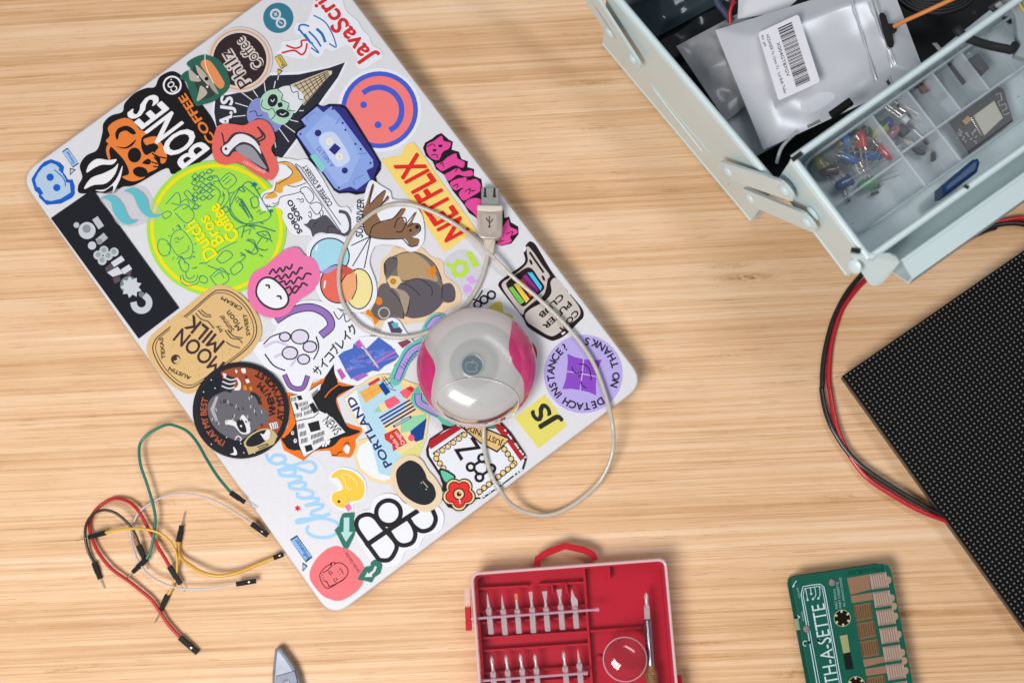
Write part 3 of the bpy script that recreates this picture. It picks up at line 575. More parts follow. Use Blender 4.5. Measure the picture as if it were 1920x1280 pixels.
# sky-blue script
S = Sticker('L', 0, 'pale blue handwritten Chicago script on clear film', '#dfe0e7', '80,120 110,60 200,40 340,80 480,130 560,220 550,320 470,370 600,540 700,580 720,720 640,800 480,800 380,740 290,690 250,600 330,560 250,430 160,260')
LB = '#a4cff2'
def script(col, w, *runs):
    for r_ in runs: S.l(col, w, [(719 - 69.1 * a - 116.8 * b, 729.5 - 87.2 * a + 39 * b) for a, b in pts2(r_)])
script(LB, 27, '1.5,1.7 1.1,2.0 .5,1.7 .2,.9 .5,.15 1.1,0 1.65,.45', '1.65,.45 2.05,1.4 2.2,2.0 1.98,2.1 1.88,1.2 1.88,0', '1.88,.5 2.2,1 2.45,.85 2.5,.2 2.7,0 2.95,.4', '2.95,.4 3.05,1.0 3.05,.2 3.25,0 3.5,.4', '4.15,.85 3.9,1.0 3.6,.7 3.6,.2 3.9,0 4.3,.35', '5.0,.9 4.7,1.0 4.4,.6 4.5,.1 4.8,.1 5.03,.85', '5.05,.95 5.05,.2 5.25,0 5.5,.4', '6.2,.9 5.9,1.0 5.6,.6 5.7,.1 6.0,.12 6.22,.85', '6.25,.95 6.25,-.6 6.05,-1.25 5.5,-1.2 5.35,-.75 5.9,-.25 6.6,.35', '7.1,1.0 6.75,.7 6.8,.15 7.2,.05 7.45,.5 7.2,1.0 7.7,.9')
S.f('#d7202c', [(333 + (30 if i % 2 == 0 else 14) * math.cos(i * math.pi / 6 + 0.4), 522 + (30 if i % 2 == 0 else 14) * math.sin(i * math.pi / 6 + 0.4)) for i in range(12)]).done()
# arrows and portrait
S = Sticker('Z1', 1, 'pink wobbly disc sticker with a line-drawn face', '#ea757c', '600,198 700,225 800,258 900,335 1000,448 1045,545 1065,650 1005,830 900,942 740,1042 610,1072 420,1012 300,902 210,782 173,680 200,540 300,380 420,268 500,225')
DR = '#4f1822'
S.l(DR, 15, '560,492 640,462 720,490 782,560 785,640 730,715 620,790 520,855 440,865 370,780 338,680 360,610 440,525 530,480', '390,620 450,590 530,510 500,495', '500,480 540,460 590,465', '485,845 600,800 700,745 740,710', '430,750 465,790 480,840').l(DR, 13, '480,595 495,635 522,662', '560,715 578,765 605,780', '652,552 690,590 712,645', '510,600 545,635', '595,705 620,745').l(DR, 8, '622,605 640,600', '650,655 662,640', '370,650 390,660', '375,690 400,700', '385,760 405,720', '410,760 440,770')
S.t('#57202a', 'Jordan Gensler', (985, 605), (770, 285), (-46, 30), 0.0).done()
AG = '#2f7566'
S = Sticker('L', 3, 'tall ragged green sticker with a pale downward arrow', AG, '690,568 720,560 785,558 785,680 802,698 772,770 735,845 700,835 658,750 628,695 665,660 672,610', False)
S.f('#b7d9d9', '703,597 747,595 746,712 775,710 720,790 678,714 700,710').done()
S = Sticker('Z1', 3, 'small ragged green sticker with a curved pale arrow', AG, '1210,412 1310,448 1342,500 1320,570 1300,640 1210,700 1172,780 1040,745 943,732 980,650 1060,535 1150,520 1155,455', False)
S.f('#e8d6da', '1222,512 1252,528 1225,600 1170,655 1180,688 1058,692 1100,612 1118,640 1190,585').done()
# milk label
S = Sticker('F', 3, 'tan label sticker reading Moon Milk with a dark double border', '#ddb981', '650,143 760,178 890,290 970,430 978,560 900,680 780,775 560,940 460,1000 370,1008 240,925 125,795 65,680 80,580 160,495 350,345 540,190')
BR = '#473536'; bd = pts2('650,188 745,205 860,300 930,425 940,540 870,650 700,785 500,925 400,968 300,930 190,820 118,685 125,600 190,530 400,370 580,215')
S.l(BR, 9, bd, closed=True).l(BR, 6, [(525 + (a - 525) * 0.945, 578 + (b - 578) * 0.945) for a, b in bd], closed=True)
for k in range(70):
    x = rnd.uniform(200, 860); y = rnd.uniform(260, 900)
    if abs((x - 525) * 0.57 + (y - 578) * 0.82) < 290 and abs((x - 525) * 0.82 - (y - 578) * 0.57) < 330: S.c('#b98f5c', x, y, 4)
S.b('#ddb981', '560,560 480,470 330,390 270,440 250,560 330,660 480,800 560,860 660,760 660,640')
S.t(BR, 'MOON', (690, 770), (345, 490), 118, 0.02).t(BR, 'MILK', (690, 600), (430, 385), 118, 0.02).t(BR, 'Summer', (765, 505), (668, 378), 42, 0.01).t(BR, 'Moon', (835, 485), (728, 345), 52, 0.01).t(BR, 'by', (672, 510), (630, 465), 30, 0.01)
S.t(BR, 'SWEET', (892, 548), (862, 375), 28, 0.02).t(BR, 'CREAM', (832, 328), (668, 236), 28, 0.02).t(BR, 'AUSTIN', (420, 880), (245, 800), 28, 0.02).t(BR, 'TEXAS', (212, 735), (192, 565), 28, 0.02)
S.c(BR, 295, 740, 37).c('#ddb981', 305, 745, 26).c(BR, 290, 733, 18).l(BR, 6, '455,372 500,420 555,440 600,492', '475,350 525,395 580,400', '500,345 540,380 575,385', '690,508 740,570 800,580 828,612', '710,505 760,555 830,570', '700,600 740,630 810,650').done()
# jellyfish
S = Sticker('F', 6, 'pink scalloped sticker of a smiling jellyfish', '#ea79ae', '1010,-5 905,60 870,190 900,310 990,388 1100,407 1200,372 1275,275 1390,195 1452,95 1435,-10 1395,-70 1330,-90 1272,-150 1180,-140 1080,-70')
S.l('#3a323e', 15, '1045,60 1075,20 1100,50 1130,10 1155,40 1180,0 1210,20 1230,-20', '1085,95 1120,70 1140,100 1175,60 1200,90 1235,40 1260,60 1290,10 1310,15', '1120,130 1165,115 1180,145 1215,110 1240,135 1275,85 1310,100 1340,55 1380,60', '1170,180 1210,160 1225,190 1255,155 1290,165 1310,130 1350,150', '1200,235 1230,200 1250,210 1280,175')
S.b('#3a323e', '1010,80 1090,95 1180,185 1207,270 1165,332 1080,346 990,305 935,220 950,130').b('#eef0f5', '1015,95 1085,112 1168,195 1190,268 1155,318 1080,330 998,290 950,218 963,138').l('#3a323e', 15, '1018,148 1042,150 1045,172', '1108,235 1135,238 1138,258').done()
# white sticker with Japanese lettering
S = Sticker('F', 2, 'white cut-out sticker with purple swirls and black Japanese lettering', WH, '1060,440 1100,380 1200,310 1350,268 1480,280 1560,300 1650,380 1750,360 1850,420 1880,500 1780,640 1620,720 1560,780 1480,890 1400,905 1350,1010 1250,1015 1180,965 1130,870 1010,800 900,640 925,600 1000,590 1080,520 1100,480')
S.l('#211a26', 66, '1110,420 1230,350 1380,325 1500,380 1540,470 1470,540').l('#9673be', 50, '1110,420 1230,350 1380,325 1500,380 1540,470 1470,540').l('#211a26', 42, '1170,870 1220,960 1310,970 1350,880').l('#8868b0', 30, '1170,870 1220,960 1310,970 1350,880').l('#cfc3e4', 20, '1010,640 1100,600 1200,640 1260,720 1220,790', '1090,720 1150,700 1190,740')
S.l('#211a26', 8, '1560,360 1600,420 1640,380 1660,440 1720,400', '1590,330 1640,350')
for k, ch in enumerate('サイコブレイク'):
    x, yy = 1440 + 46 * k, 878 - 55 * k; S.t('#1c191f', ch, (x, yy), (x + 40, yy - 47), 66, 0.02)
for x, yy, r_ in ((1290, 560, 70), (1370, 640, 55), (1210, 690, 62), (1320, 740, 48), (1170, 560, 44)): S.ring('#2a2230', x, yy, r_, 9, r_ * 0.8).c('#dcd6ea', x, yy, r_ - 6, (r_ - 6) * 0.8)
S.l('#2a2230', 9, '1000,620 1060,560 1150,530', '1010,700 1080,790 1170,830', '1420,560 1440,650 1400,740').done()
# raccoon badge
S = Sticker('I', 5, 'round black raccoon badge sticker with a rust half and a bin', '#2b292e', [(476 + 386 * math.cos(i * math.pi / 36), 465 + 386 * math.sin(i * math.pi / 36)) for i in range(72)], False)
S.c('#1e212a', 476, 465, 345).f('#a24f30', [(476 + 345 * math.cos(math.radians(a)), 465 + 345 * math.sin(math.radians(a))) for a in range(-118, 42, 6)] + [(620, 640), (540, 560), (420, 380), (350, 260)])
S.b('#68666e', '300,330 400,300 520,310 600,360 640,440 692,480 690,560 610,605 560,645 480,702 400,690 300,635 230,545 208,440 240,370').l('#2a2b31', 95, '360,290 385,215').l('#d9d9dd', 11, '325,270 380,290 425,280', '330,235 385,255 430,245', '340,200 395,222 440,212').b('#e2e2e4', '330,170 360,175 350,205')
S.b('#e2e2e4', '355,570 400,540 450,560 490,500 540,560 550,640 490,655 450,620 420,590').b('#222228', '440,560 480,535 510,580 520,640 470,630').c('#e2e2e4', 478, 590, 9).c('#e2e2e4', 518, 555, 14).c('#222228', 518, 555, 8).l('#e2e2e4', 8, '430,700 450,670 480,690 470,710', '360,580 355,550 395,545')
for k in range(34):
    x = rnd.uniform(240, 660); y = rnd.uniform(335, 560)
    S.l('#2a2b31' if k % 2 else '#cfcfd6', 6, [(x, y), (x + rnd.uniform(-8, 8), y + 22)])
for k in range(22): S.l('#d6d6dc', 5, [(232 + 4 * abs(k - 11), 360 + k * 9), (262 + 3 * abs(k - 11), 356 + k * 9)])
for x, y in ((240, 222), (270, 288), (178, 318), (362, 680), (240, 735), (476, 730), (500, 803), (585, 805)): S.c('#e6e6ec', x, y, 5)
S.f('#c5b27f', '498,715 540,820 740,735 770,668 735,625').c('#c5b27f', 618, 690, 128, 62, -28).c('#1e212a', 618, 688, 112, 48, -28).b('#e2e2e6', '632,650 660,655 685,620 715,640 700,690 670,705 650,680').l('#1e212a', 8, '610,760 680,735 690,745 620,775').b('#e8e8ee', '415,755 442,790 440,822 390,815 420,800')
S.b('#e5e3e6', '430,140 450,150 440,170', '478,135 510,130 515,165 490,165', '440,200 475,240 470,300 420,300 455,260').f('#7e2622', '505,190 525,185 535,210 515,215', '630,570 655,580 640,605').f('#e5e3e6', '510,220 535,210 550,240 525,250').f('#cb8d2c', '495,270 515,260 530,300 500,305', '540,280 565,270 570,310 548,305').f('#e5e3e6', '700,570 765,555 778,605 720,620').l('#2a2b31', 6, '720,570 732,615', '738,566 750,610', '755,562 766,606').l('#2a2b31', 24, '560,330 600,350 630,410')
S.at('#b2573a', "I'M AT MY BEST", 476, 465, 276, 116, 199, 46, 0.03).at('#2a2226', "WHEN I'M", 476, 465, 275, 8, -56, 50, 0.03, True).at('#2a2226', 'AT MY WORST', 476, 465, 345, 14, -68, 50, 0.03, True).done()
# cat with a newspaper
S = Sticker('I', 1, 'orange-edged sticker of a black cat reading a newspaper', '#ee7626', '1160,28 1228,28 1262,110 1250,240 1392,268 1240,372 1300,560 1440,608 1445,640 1392,700 1392,790 1350,842 1205,832 1188,785 1060,792 978,868 820,782 788,680 850,600 870,480 825,320 900,330 1010,268 1105,228 1132,120', False)
S.b('#232226', '1165,48 1215,40 1235,130 1262,262 1385,275 1240,365 1290,520 1340,600 1432,632 1350,670 1275,690 1180,765 900,782 830,742 828,682 890,610 1040,340 1130,250 1170,120').b('#232226', '800,690 850,680 930,640 920,780 850,760').c('#e6e6ea', 912, 708, 14, 18).c('#e6e6ea', 890, 645, 12, 16).c('#232226', 915, 705, 6).c('#232226', 892, 643, 6)
S.f('#e7e8ec', '862,352 1000,320 1122,243 1112,300 1050,362 1100,462 1212,520 1316,640 1195,692 1090,772 980,842 940,742 918,560').l('#232226', 7, '862,352 1000,320 1122,243 1112,300 1050,362 1100,462 1212,520 1316,640 1195,692 1090,772 980,842 940,742 918,560 862,352', '920,550 1060,520 1100,480', smooth=False)
S.f('#232226', '1010,570 1100,545 1115,620 1035,640', '985,750 1040,735 1055,780 1000,800', '920,350 960,345 970,378 940,385', '1020,420 1055,400 1100,470 1060,490', '905,405 920,400 940,455 925,460')
def col_text(x0, y0, dx, dy, n, w, h):
    for k in range(n): S.l('#3a393e', 6, [(x0 + k * dx, y0 + k * dy), (x0 + k * dx + w * 0.25, y0 + k * dy + h)])
for a in ((870, 365, 11, -2, 5, 8, 30), (930, 412, 11, -3, 8, 8, 28), (960, 445, 11, -4, 6, 8, 26), (905, 495, 11, -2, 6, 8, 28), (985, 478, 11, -4, 6, 8, 26), (1045, 330, 9, -7, 6, 8, 26), (935, 580, 11, -3, 5, 8, 34), (950, 640, 11, -3, 5, 8, 34), (960, 695, 11, -3, 5, 8, 34), (1040, 665, 11, -4, 10, 8, 30), (1055, 710, 11, -5, 8, 8, 30)): col_text(*a)
S.f('#e7e8ec', '1108,540 1160,485 1312,640 1225,672').t('#232226', 'NEWS', (1128, 552), (1232, 668), 70, 0.01).l('#e7e8ec', 15, '1110,745 1125,715', '1132,752 1148,710', '1155,750 1168,708', '1175,735 1185,705').l('#ee7626', 9, '1150,360 1190,310 1270,250').b('#e7e8ec', '1295,770 1325,740 1350,765 1335,810 1310,800').l('#232226', 6, '1205,820 1240,825 1260,800 1285,798', '1300,740 1330,720 1340,740').done()
# glitch print
S = Sticker('G', 4, 'white cut-out sticker of a blue and purple pixel glitch', WH, '690,650 740,620 800,642 850,720 900,790 932,860 800,960 762,1010 790,1050 720,1062 650,1072 580,1092 470,1160 340,1132 288,1060 290,930 330,900 430,830 480,780 560,770 640,760')
S.f('#4d6cc0', '315,925 360,890 430,865 440,825 530,880 640,775 745,850 805,930 770,965 690,1005 640,1050 590,1045 480,1095 420,1112 385,1060')
for k in range(60):
    a, b_ = rnd.uniform(0.05, 0.95), rnd.uniform(0.1, 0.9); x = 340 + 400 * a; y = 930 - 100 * a + 160 * b_ * (1 - 0.25 * a); w = rnd.uniform(15, 90); h = rnd.uniform(6, 16)
    S.f(rnd.choice(('#5f7fd2', '#4461b4', '#6a70c8', '#8d76c9', '#5c86d8', '#7f8fd8')), [(x, y), (x + w, y - w * 0.3), (x + w + h * 0.3, y - w * 0.3 + h), (x + h * 0.3, y + h)])
S.l('#b98ed6', 16, '480,800 560,910 640,1025').l('#c06fc6', 16, '600,1000 700,930 770,895').l('#cfd6c0', 10, '530,880 630,1010').f('#c35bb0', '450,820 480,800 510,850 480,870', '305,1040 335,1025 378,1090 345,1118').f('#a06cc8', '420,1100 520,1060 560,1080 470,1130').f('#5a4a66', '710,660 750,645 830,720 820,745 740,740').f('#58b6c8', '740,665 790,660 800,700 760,705').f('#8f4256', '790,820 870,795 905,815 830,865').done()
# sleeping bird
S = Sticker('G', 1, 'cream-edged sticker of a plump grey bird hugging a fried egg', '#e9ccaa', '770,40 805,65 950,55 1000,70 1060,130 1150,170 1170,280 1260,355 1302,440 1280,525 1170,572 1060,640 820,672 740,645 640,702 560,692 508,600 560,520 620,450 620,380 650,300 660,180 720,110')
S.b('#77706d', '800,110 880,92 980,110 1080,180 1140,290 1152,350 1215,345 1252,400 1250,470 1200,502 1150,502 1060,592 930,627 850,612 840,630 760,620 680,640 610,630 570,585 620,480 645,375 700,345 690,280 685,190 735,140').b('#b59873', '800,112 900,94 1000,150 1070,230 1110,330 960,312 850,320 800,300 790,200').b('#a69582', '720,360 800,330 860,350 880,400 890,470 860,580 830,560 800,430')
S.b('#605a63', '850,335 960,308 1080,330 1150,400 1152,500 1050,592 900,622 868,560 890,470 850,410 780,380').b('#5c565f', '1150,365 1215,345 1252,400 1248,480 1190,500 1150,460').b('#66605f', '685,190 735,138 785,150 790,200 740,270 690,280').b('#6a6364', '570,585 620,480 640,380 690,345 760,390 800,470 830,560 840,628 760,600 690,635 610,632')
S.l('#2c2828', 6, '780,362 850,350 920,390 970,445', '850,335 960,308 1060,380 1065,450', '735,400 800,470 835,560 840,628', '690,280 685,190 735,138 790,155', '690,190 700,260', '800,112 900,94 1000,120 1100,210 1150,350', '860,610 880,540 890,470', '1150,365 1145,470')
S.f('#e08428', '1005,228 1050,238 1088,198 1102,248 1072,305 1052,268 1010,282 1040,255', '538,590 545,545 585,575 600,610 648,640 612,678 590,625').c('#e08428', 640, 487, 29, 33, -20).ring('#d5ccc2', 683, 583, 43, 8).f('#e2c79a', '705,320 740,285 800,290 825,330 780,390 735,380').c('#d79a28', 757, 330, 26).ring('#5a3d14', 757, 330, 14, 4).done()
# teal worm sticker in two pieces round the mouse
S = Sticker((0, 0, 1), 5, 'teal worm-shaped sticker with a lilac body by the mouse', '#68c0af', [(VIEW['G'][0] + x / K4, VIEW['G'][1] + y / K4) for x, y in pts2('725,1120 750,1040 800,950 850,860 930,810 985,780 990,700 1040,620 1110,585 1170,610 1120,700 1060,760 1030,860 960,890 900,960 860,1040 820,1130 770,1165')])
S.view = VIEW['G']; S.l('#3a3c86', 58, '790,1105 840,985 900,890 980,845').l('#ad9bdc', 44, '790,1105 840,985 900,890 980,845').l('#3a3c86', 58, '1040,700 1085,645 1130,625').l('#ad9bdc', 44, '1040,700 1085,645 1130,625')
for k in range(9): S.l('#5a50a0', 7, [(815 + 18 * k, 1010 - 18 * k), (845 + 18 * k, 1030 - 18 * k)])
S.done()
S = Sticker('J', 5, 'lower tail of the teal worm sticker under the mouse', '#68c0af', '700,190 660,230 640,300 690,360 760,400 850,440 900,490 970,505 1000,470 900,380 820,300 740,220')
S.l('#3a3c86', 60, '700,260 710,320 780,360 850,400').l('#ad9bdc', 46, '700,260 710,320 780,360 850,400').done()
# city sticker
S = Sticker('J', 2, 'round cream-edged Portland city sticker with bridges and signs', '#f0d69e', '450,88 340,100 100,285 210,470 300,600 215,620 182,720 220,850 320,935 430,967 490,960 600,860 710,745 765,600 790,400 765,200 600,140', False)
S.f('#e9eef5', '112,292 215,210 290,400 360,600 420,780 480,925 430,945 330,915 240,840 205,740 232,665 318,612').f('#b5d9ea', '205,215 330,140 560,160 640,330 420,500 520,700 570,740 500,840 470,905 385,880 355,760 300,560')
S.f('#efd094', '560,160 740,200 770,400 740,560 640,540 600,330').f('#94d2aa', '560,440 770,405 750,500 640,545 560,560', '340,400 390,330 420,390').f('#164490', '638,545 770,440 742,610 682,632 640,590').f('#ebb058', '228,235 370,158 422,222 280,322').l('#d98d3c', 4, '300,200 350,285', '260,270 400,195').f('#164490', '383,180 420,150 480,230 440,262').f('#d33731', '298,165 385,115 396,140 310,188').f('#ec6078', '430,302 510,262 562,312 475,368 440,352', '550,232 620,192 672,212 612,288 580,272').f('#f2d3a2', '380,335 430,320 460,370 410,395').f('#cc2f28', '600,205 640,185 670,205 650,235').f('#d8d887', '575,725 752,605 705,748 560,760').c('#ec6078', 645, 600, 26)
for k in range(4): S.l('#28307a', 14, [(392 + 15 * k, 440 + 24 * k), (632 + 15 * k, 298 + 24 * k)], smooth=False)
S.l('#28306e', 6, '410,110 470,200 520,220', '430,110 500,200', '410,150 470,120', '430,180 500,150').l('#28306e', 20, '505,508 640,432').l('#b5d9ea', 9, '515,502 630,438').f('#d33731', '428,570 530,522 612,640 500,707 490,650 435,612').t('#f4e6e2', 'Made in', (560, 672), (490, 572), 34, 0.0).t('#f4e6e2', 'Oregon', (598, 640), (528, 545), 34, 0.0)
S.t('#28306e', 'PORTLAND', (492, 812), (178, 262), 62, 0.02).done()
# undo key tattoo sticker
S = Sticker('J', 3, 'white key sticker with a command Z sign and a red tattoo flower', '#2a1c23', '885,490 930,498 1000,488 1350,462 1445,560 1557,728 1568,770 1545,850 1380,972 1225,1082 1150,1092 1060,1182 940,1155 888,1085 895,940 768,745 762,690 790,608 900,535', False)
S.f('#e4e7f1', '905,545 1010,498 1345,476 1540,740 1550,780 1530,842 1380,960 1215,1072 1000,1080 905,920 790,740 785,690 805,625').f('#b0222b', '778,655 800,615 1000,498 1052,522 802,690').f('#b0222b', '1335,480 1395,520 1553,755 1520,785 1390,600 1290,490').l('#2a1c23', 8, '820,722 1060,552', '820,722 985,945', '1490,815 1385,660', '1490,815 1180,1060', smooth=False)
for (x0, y0, x1, y1, n) in ((850, 730, 1070, 575, 6), (845, 765, 930, 880, 4), (1470, 805, 1390, 690, 4), (1455, 820, 1190, 1030, 8)):
    for k in range(n): x = x0 + (x1 - x0) * k / (n - 1); yy = y0 + (y1 - y0) * k / (n - 1); S.c('#2a1c23', x, yy, 25).c('#e9cd89', x, yy, 18)
S.f('#231b20', '1040,785 1062,765 1028,712 1200,688 1202,680 1140,588 1115,602 1158,668 985,690')
for x, y in ((1120, 832), (1212, 762), (1190, 915), (1285, 845)): S.ring('#231b20', x, y, 30, 21)
S.l('#231b20', 21, '1145,850 1185,895', '1150,815 1200,785', '1230,790 1265,825', '1215,895 1262,862', smooth=False).l('#f0f0f4', 4, '1175,900 1200,925', '1200,740 1215,770')
S.f('#2a1c23', '1000,482 1125,472 1440,605 1332,718 1195,645 1055,525').f('#dfbb7c', '1020,490 1122,482 1424,610 1330,702 1200,634 1062,515').t('#2a1c23', 'JUST UNDO', (1382, 628), (1075, 482), (-14, 42), 0.02).b('#3f8a72', '1235,500 1290,490 1330,520 1270,525')
S.b('#2a1c23', '872,842 1000,905 940,970 890,960').b('#62c3a4', '885,858 985,910 935,955 900,925').b('#62c3a4', '892,1030 930,1040 900,1070')
for k in range(5):
    a = math.radians(90 + 72 * k); S.c('#2a1c23', 1027 + 72 * math.cos(a), 1048 + 72 * math.sin(a), 66)
for k in range(5):
    a = math.radians(90 + 72 * k); S.c('#e9cd96', 1027 + 72 * math.cos(a), 1048 + 72 * math.sin(a), 57)
for k in range(5):
    a = math.radians(90 + 72 * k); S.c('#2a1c23', 1027 + 62 * math.cos(a), 1048 + 62 * math.sin(a), 51)
for k in range(5):
    a = math.radians(90 + 72 * k); S.c('#e0312f', 1027 + 62 * math.cos(a), 1048 + 62 * math.sin(a), 43)
S.c('#2a1c23', 1027, 1048, 48).c('#e9cd96', 1027, 1048, 38).c('#2a1c23', 1027, 1048, 19).c('#e9e6e6', 1033, 1040, 6).l('#eeeef2', 9, '1030,1090 1036,1122')
for k in range(26):
    t = rnd.random(); x, yy = (1350 + 210 * t, 480 + 280 * t) if k % 2 else (1530 - 330 * t, 850 + 230 * t)
    S.f('#e4e7f1', [(x - 8, yy - 4), (x + rnd.uniform(3, 12), yy - 7), (x + 10, yy + rnd.uniform(4, 14)), (x - 5, yy + 7)])
S.done()

# ------------------------------------------------------------------ round translucent mouse with its cable
LT = LIDZ + 0.0017                                  # top of the sticker layer
def V(view, s, z):
    x0, y0, k = VIEW[view]
    return [P(x0 + a[0] / k, y0 + a[1] / k, z if not callable(z) else z(i)) for i, a in enumerate(pts2(s))]
def interp(tab, x):
    if x <= tab[0][0]: return tab[0][1]
    for (a, b), (c, d) in zip(tab, tab[1:]):
        if x <= c:
            t = (x - a) / (c - a); t = t * t * (3 - 2 * t); return b + (d - b) * t
    return tab[-1][1]
def spline(tab):
    q = cat_rom([(a, b, 0) for a, b in tab], 10); return lambda x: next((p.y + (r.y - p.y) * (x - p.x) / max(1e-9, r.x - p.x) for p, r in zip(q, q[1:]) if p.x <= x <= r.x), tab[-1][1])
MC = P(893, 688, LT + 0.011); MR = 0.0378; MZ = LT + 0.0105
mouse = thing('computer_mouse', (MC.x, MC.y, LT), 'round translucent white and pink mouse lying on the stickered laptop', 'mouse')
def dome(u, v, lift=0.0, k=1.0):
    """u right, v down, both -1..1 over the puck"""
    r = min(1.0, math.hypot(u, v)); h = 0.0165 * (1 - r ** 3.0) ** 0.55
    return Vector((MC.x + u * MR * k, MC.y - v * MR * k, MZ + h * k + lift))
LT_TAB = [(-1, -1.2), (-0.62, -1.0), (-0.52, -0.85), (-0.38, -0.85), (-0.25, -0.79), (-0.07, -0.68), (0.09, -0.645), (0.31, -0.70), (0.56, -0.73), (0.72, -0.68), (0.85, -0.60), (1, -1.2)]
RT_TAB = [(-1, 1.2), (-0.86, 0.70), (-0.77, 0.62), (-0.62, 0.60), (-0.25, 0.56), (0, 0.64), (0.21, 0.78), (0.40, 0.81), (0.55, 0.79), (0.72, 0.70), (0.80, 0.9), (1, 1.2)]
FROST = mat('frosted clear plastic', (0.66, 0.655, 0.65), rough=0.25, coat=0.6, alpha=0.50, noise=0.05, nscale=40)
PINKP = mat('raspberry translucent plastic', (0.74, 0.012, 0.19), rough=0.10, coat=1.0, alpha=0.84, noise=0.45, nscale=30)
def patch(fl, fr, m, nu=28, nv=64, lift=0.0):
    s = MB(); vs = []; fs = []
    for j in range(nv + 1):
        v = -0.998 + 1.996 * j / nv; e = math.sqrt(max(0, 1 - v * v)); a = max(-e, min(e, fl(v, e))); b = max(-e, min(e, fr(v, e)))
        if b < a: b = a
        for i in range(nu + 1):
            t = i / nu; t = 0.5 - 0.5 * math.cos(math.pi * t); vs.append(dome(a + (b - a) * t, v, lift))
    n = nu + 1
    for j in range(nv):
        for i in range(nu):
            q = (j * n + i, (j + 1) * n + i, (j + 1) * n + i + 1, j * n + i + 1)
            if (Vector(vs[q[0]]) - Vector(vs[q[3]])).length + (Vector(vs[q[1]]) - Vector(vs[q[2]])).length > 1e-6: fs.append(q)
    return s.add(vs, fs, m, True)
LTF, RTF = spline(LT_TAB), spline(RT_TAB)
patch(lambda v, e: LTF(v), lambda v, e: RTF(v), FROST, lift=0.0004).build('top_shell', mouse)
patch(lambda v, e: -e, lambda v, e: LTF(v) + 0.012, PINKP, 16).build('side_panel', mouse)
patch(lambda v, e: RTF(v) - 0.012, lambda v, e: e, PINKP, 16).build('side_panel', mouse)
MB().lathe((MC.x, MC.y, LT), [(0.027, 0.0), (0.034, 0.003), (0.0374, 0.0075), (0.0381, 0.0107), (0.0374, 0.0114)], mat('clear skirt', (0.80, 0.62, 0.63), 0.2, coat=0.5, alpha=0.85), 64).build('base_skirt', mouse)
# inner works and a shade ring that show dimly through the shell
MB().lathe((MC.x, MC.y, LT + 0.004), [(0.030, 0), (0.031, 0.004), (0.026, 0.011), (0.012, 0.015), (0.001, 0.016)], mat('inner white frame', '#bfc2c2', 0.6), 40).build('inner_frame', mouse)
c = P(887, 683, MZ + 0.014)
MB().lathe((c.x, c.y, MZ + 0.0095), [(0.0145, -0.004), (0.0150, 0.0015), (0.0125, 0.0042), (0.011, 0.0044)], mat('dark shade ring', '#697073', 0.5), 36).build('shade_ring', mouse)  # dark ring added as the grey shadow round the badge
zt = MZ + 0.0170
c = P(885, 685, zt)
MB().lathe((c.x, c.y, zt - 0.0006), [(0.0075, 0), (0.0075, 0.0009), (0.0070, 0.0011)], mat('ring clear', '#a9b0b2', 0.25, coat=0.6, alpha=0.7), 40).build('badge_ring', mouse)
bd = MB().lathe((c.x, c.y, zt), [(0.0062, 0), (0.0062, 0.00075)], mat('slate badge', '#5d6f78', 0.3, coat=0.5), 40).build('badge', mouse)
fr = MB(); ap = [(-3, -14), (-10, -15), (-15, -8), (-16, 2), (-12, 9), (-5, 10), (0, 8), (5, 10), (11, 9), (15, 2), (11, -2), (11, -7), (14, -10), (9, -15), (3, -14)]
pts = [P(885 + a * 0.72, 686 + b * -0.72, zt + 0.00095) for a, b in ap]; pts = cat_rom(pts + pts[:1], 4)
fr.tube(pts, 0.00018, mat('pale engraving', '#a8b4ba', 0.4), 6); fr.tube([P(885, 678 + 1, zt + 0.00095), P(887, 674, zt + 0.00095)][::-1], 0.0002, mat('pale engraving', '#a8b4ba', 0.4), 6); fr.build('fruit_emblem', bd)
# the oval button near the cable end
ov = MB(); vs = []; fs = []; N_ = 40
def ovp(a, k, lift): return dome(0.035 + 0.68 * k * math.cos(a), 0.60 + 0.375 * k * math.sin(a), lift)
for ri, k in enumerate((1.0, 0.93, 0.7, 0.4, 0.12)):
    for i in range(N_): vs.append(ovp(2 * math.pi * i / N_, k, 0.0010 + 0.0005 * (1 - k) + (0.0003 if ri else 0)))
for r_ in range(4): fs += [(r_ * N_ + i, r_ * N_ + (i + 1) % N_, (r_ + 1) * N_ + (i + 1) % N_, (r_ + 1) * N_ + i) for i in range(N_)]
fs.append(tuple(range(4 * N_, 5 * N_)))
ov.add(vs, fs, clear_mat('clear button', (0.95, 0.95, 0.95), 0.10, 1.4, 0.25, (0.85, 0.85, 0.85)), True); bt = ov.build('oval_button', mouse)
MB().tube([ovp(2 * math.pi * i / 48, 1.0, 0.0011) for i in range(49)], 0.00035, mat('clear rim', '#cfc9c6', 0.2, coat=0.8), 8).build('button_rim', bt)
c = P(893, 752, MZ + 0.010)
q = quad_frame(c, (1, 0.05), 0.0062, 0.005); MB().prism([tuple(a) for a in q], MZ + 0.003, MZ + 0.006, mat('grey part inside', '#8d9192', 0.5)).build('inner_switch', mouse)
CABM = mat('clear cable jacket', (0.60, 0.555, 0.49), rough=0.25, coat=0.6, alpha=0.86, noise=0.10, nscale=200)
top = LT + 0.0016
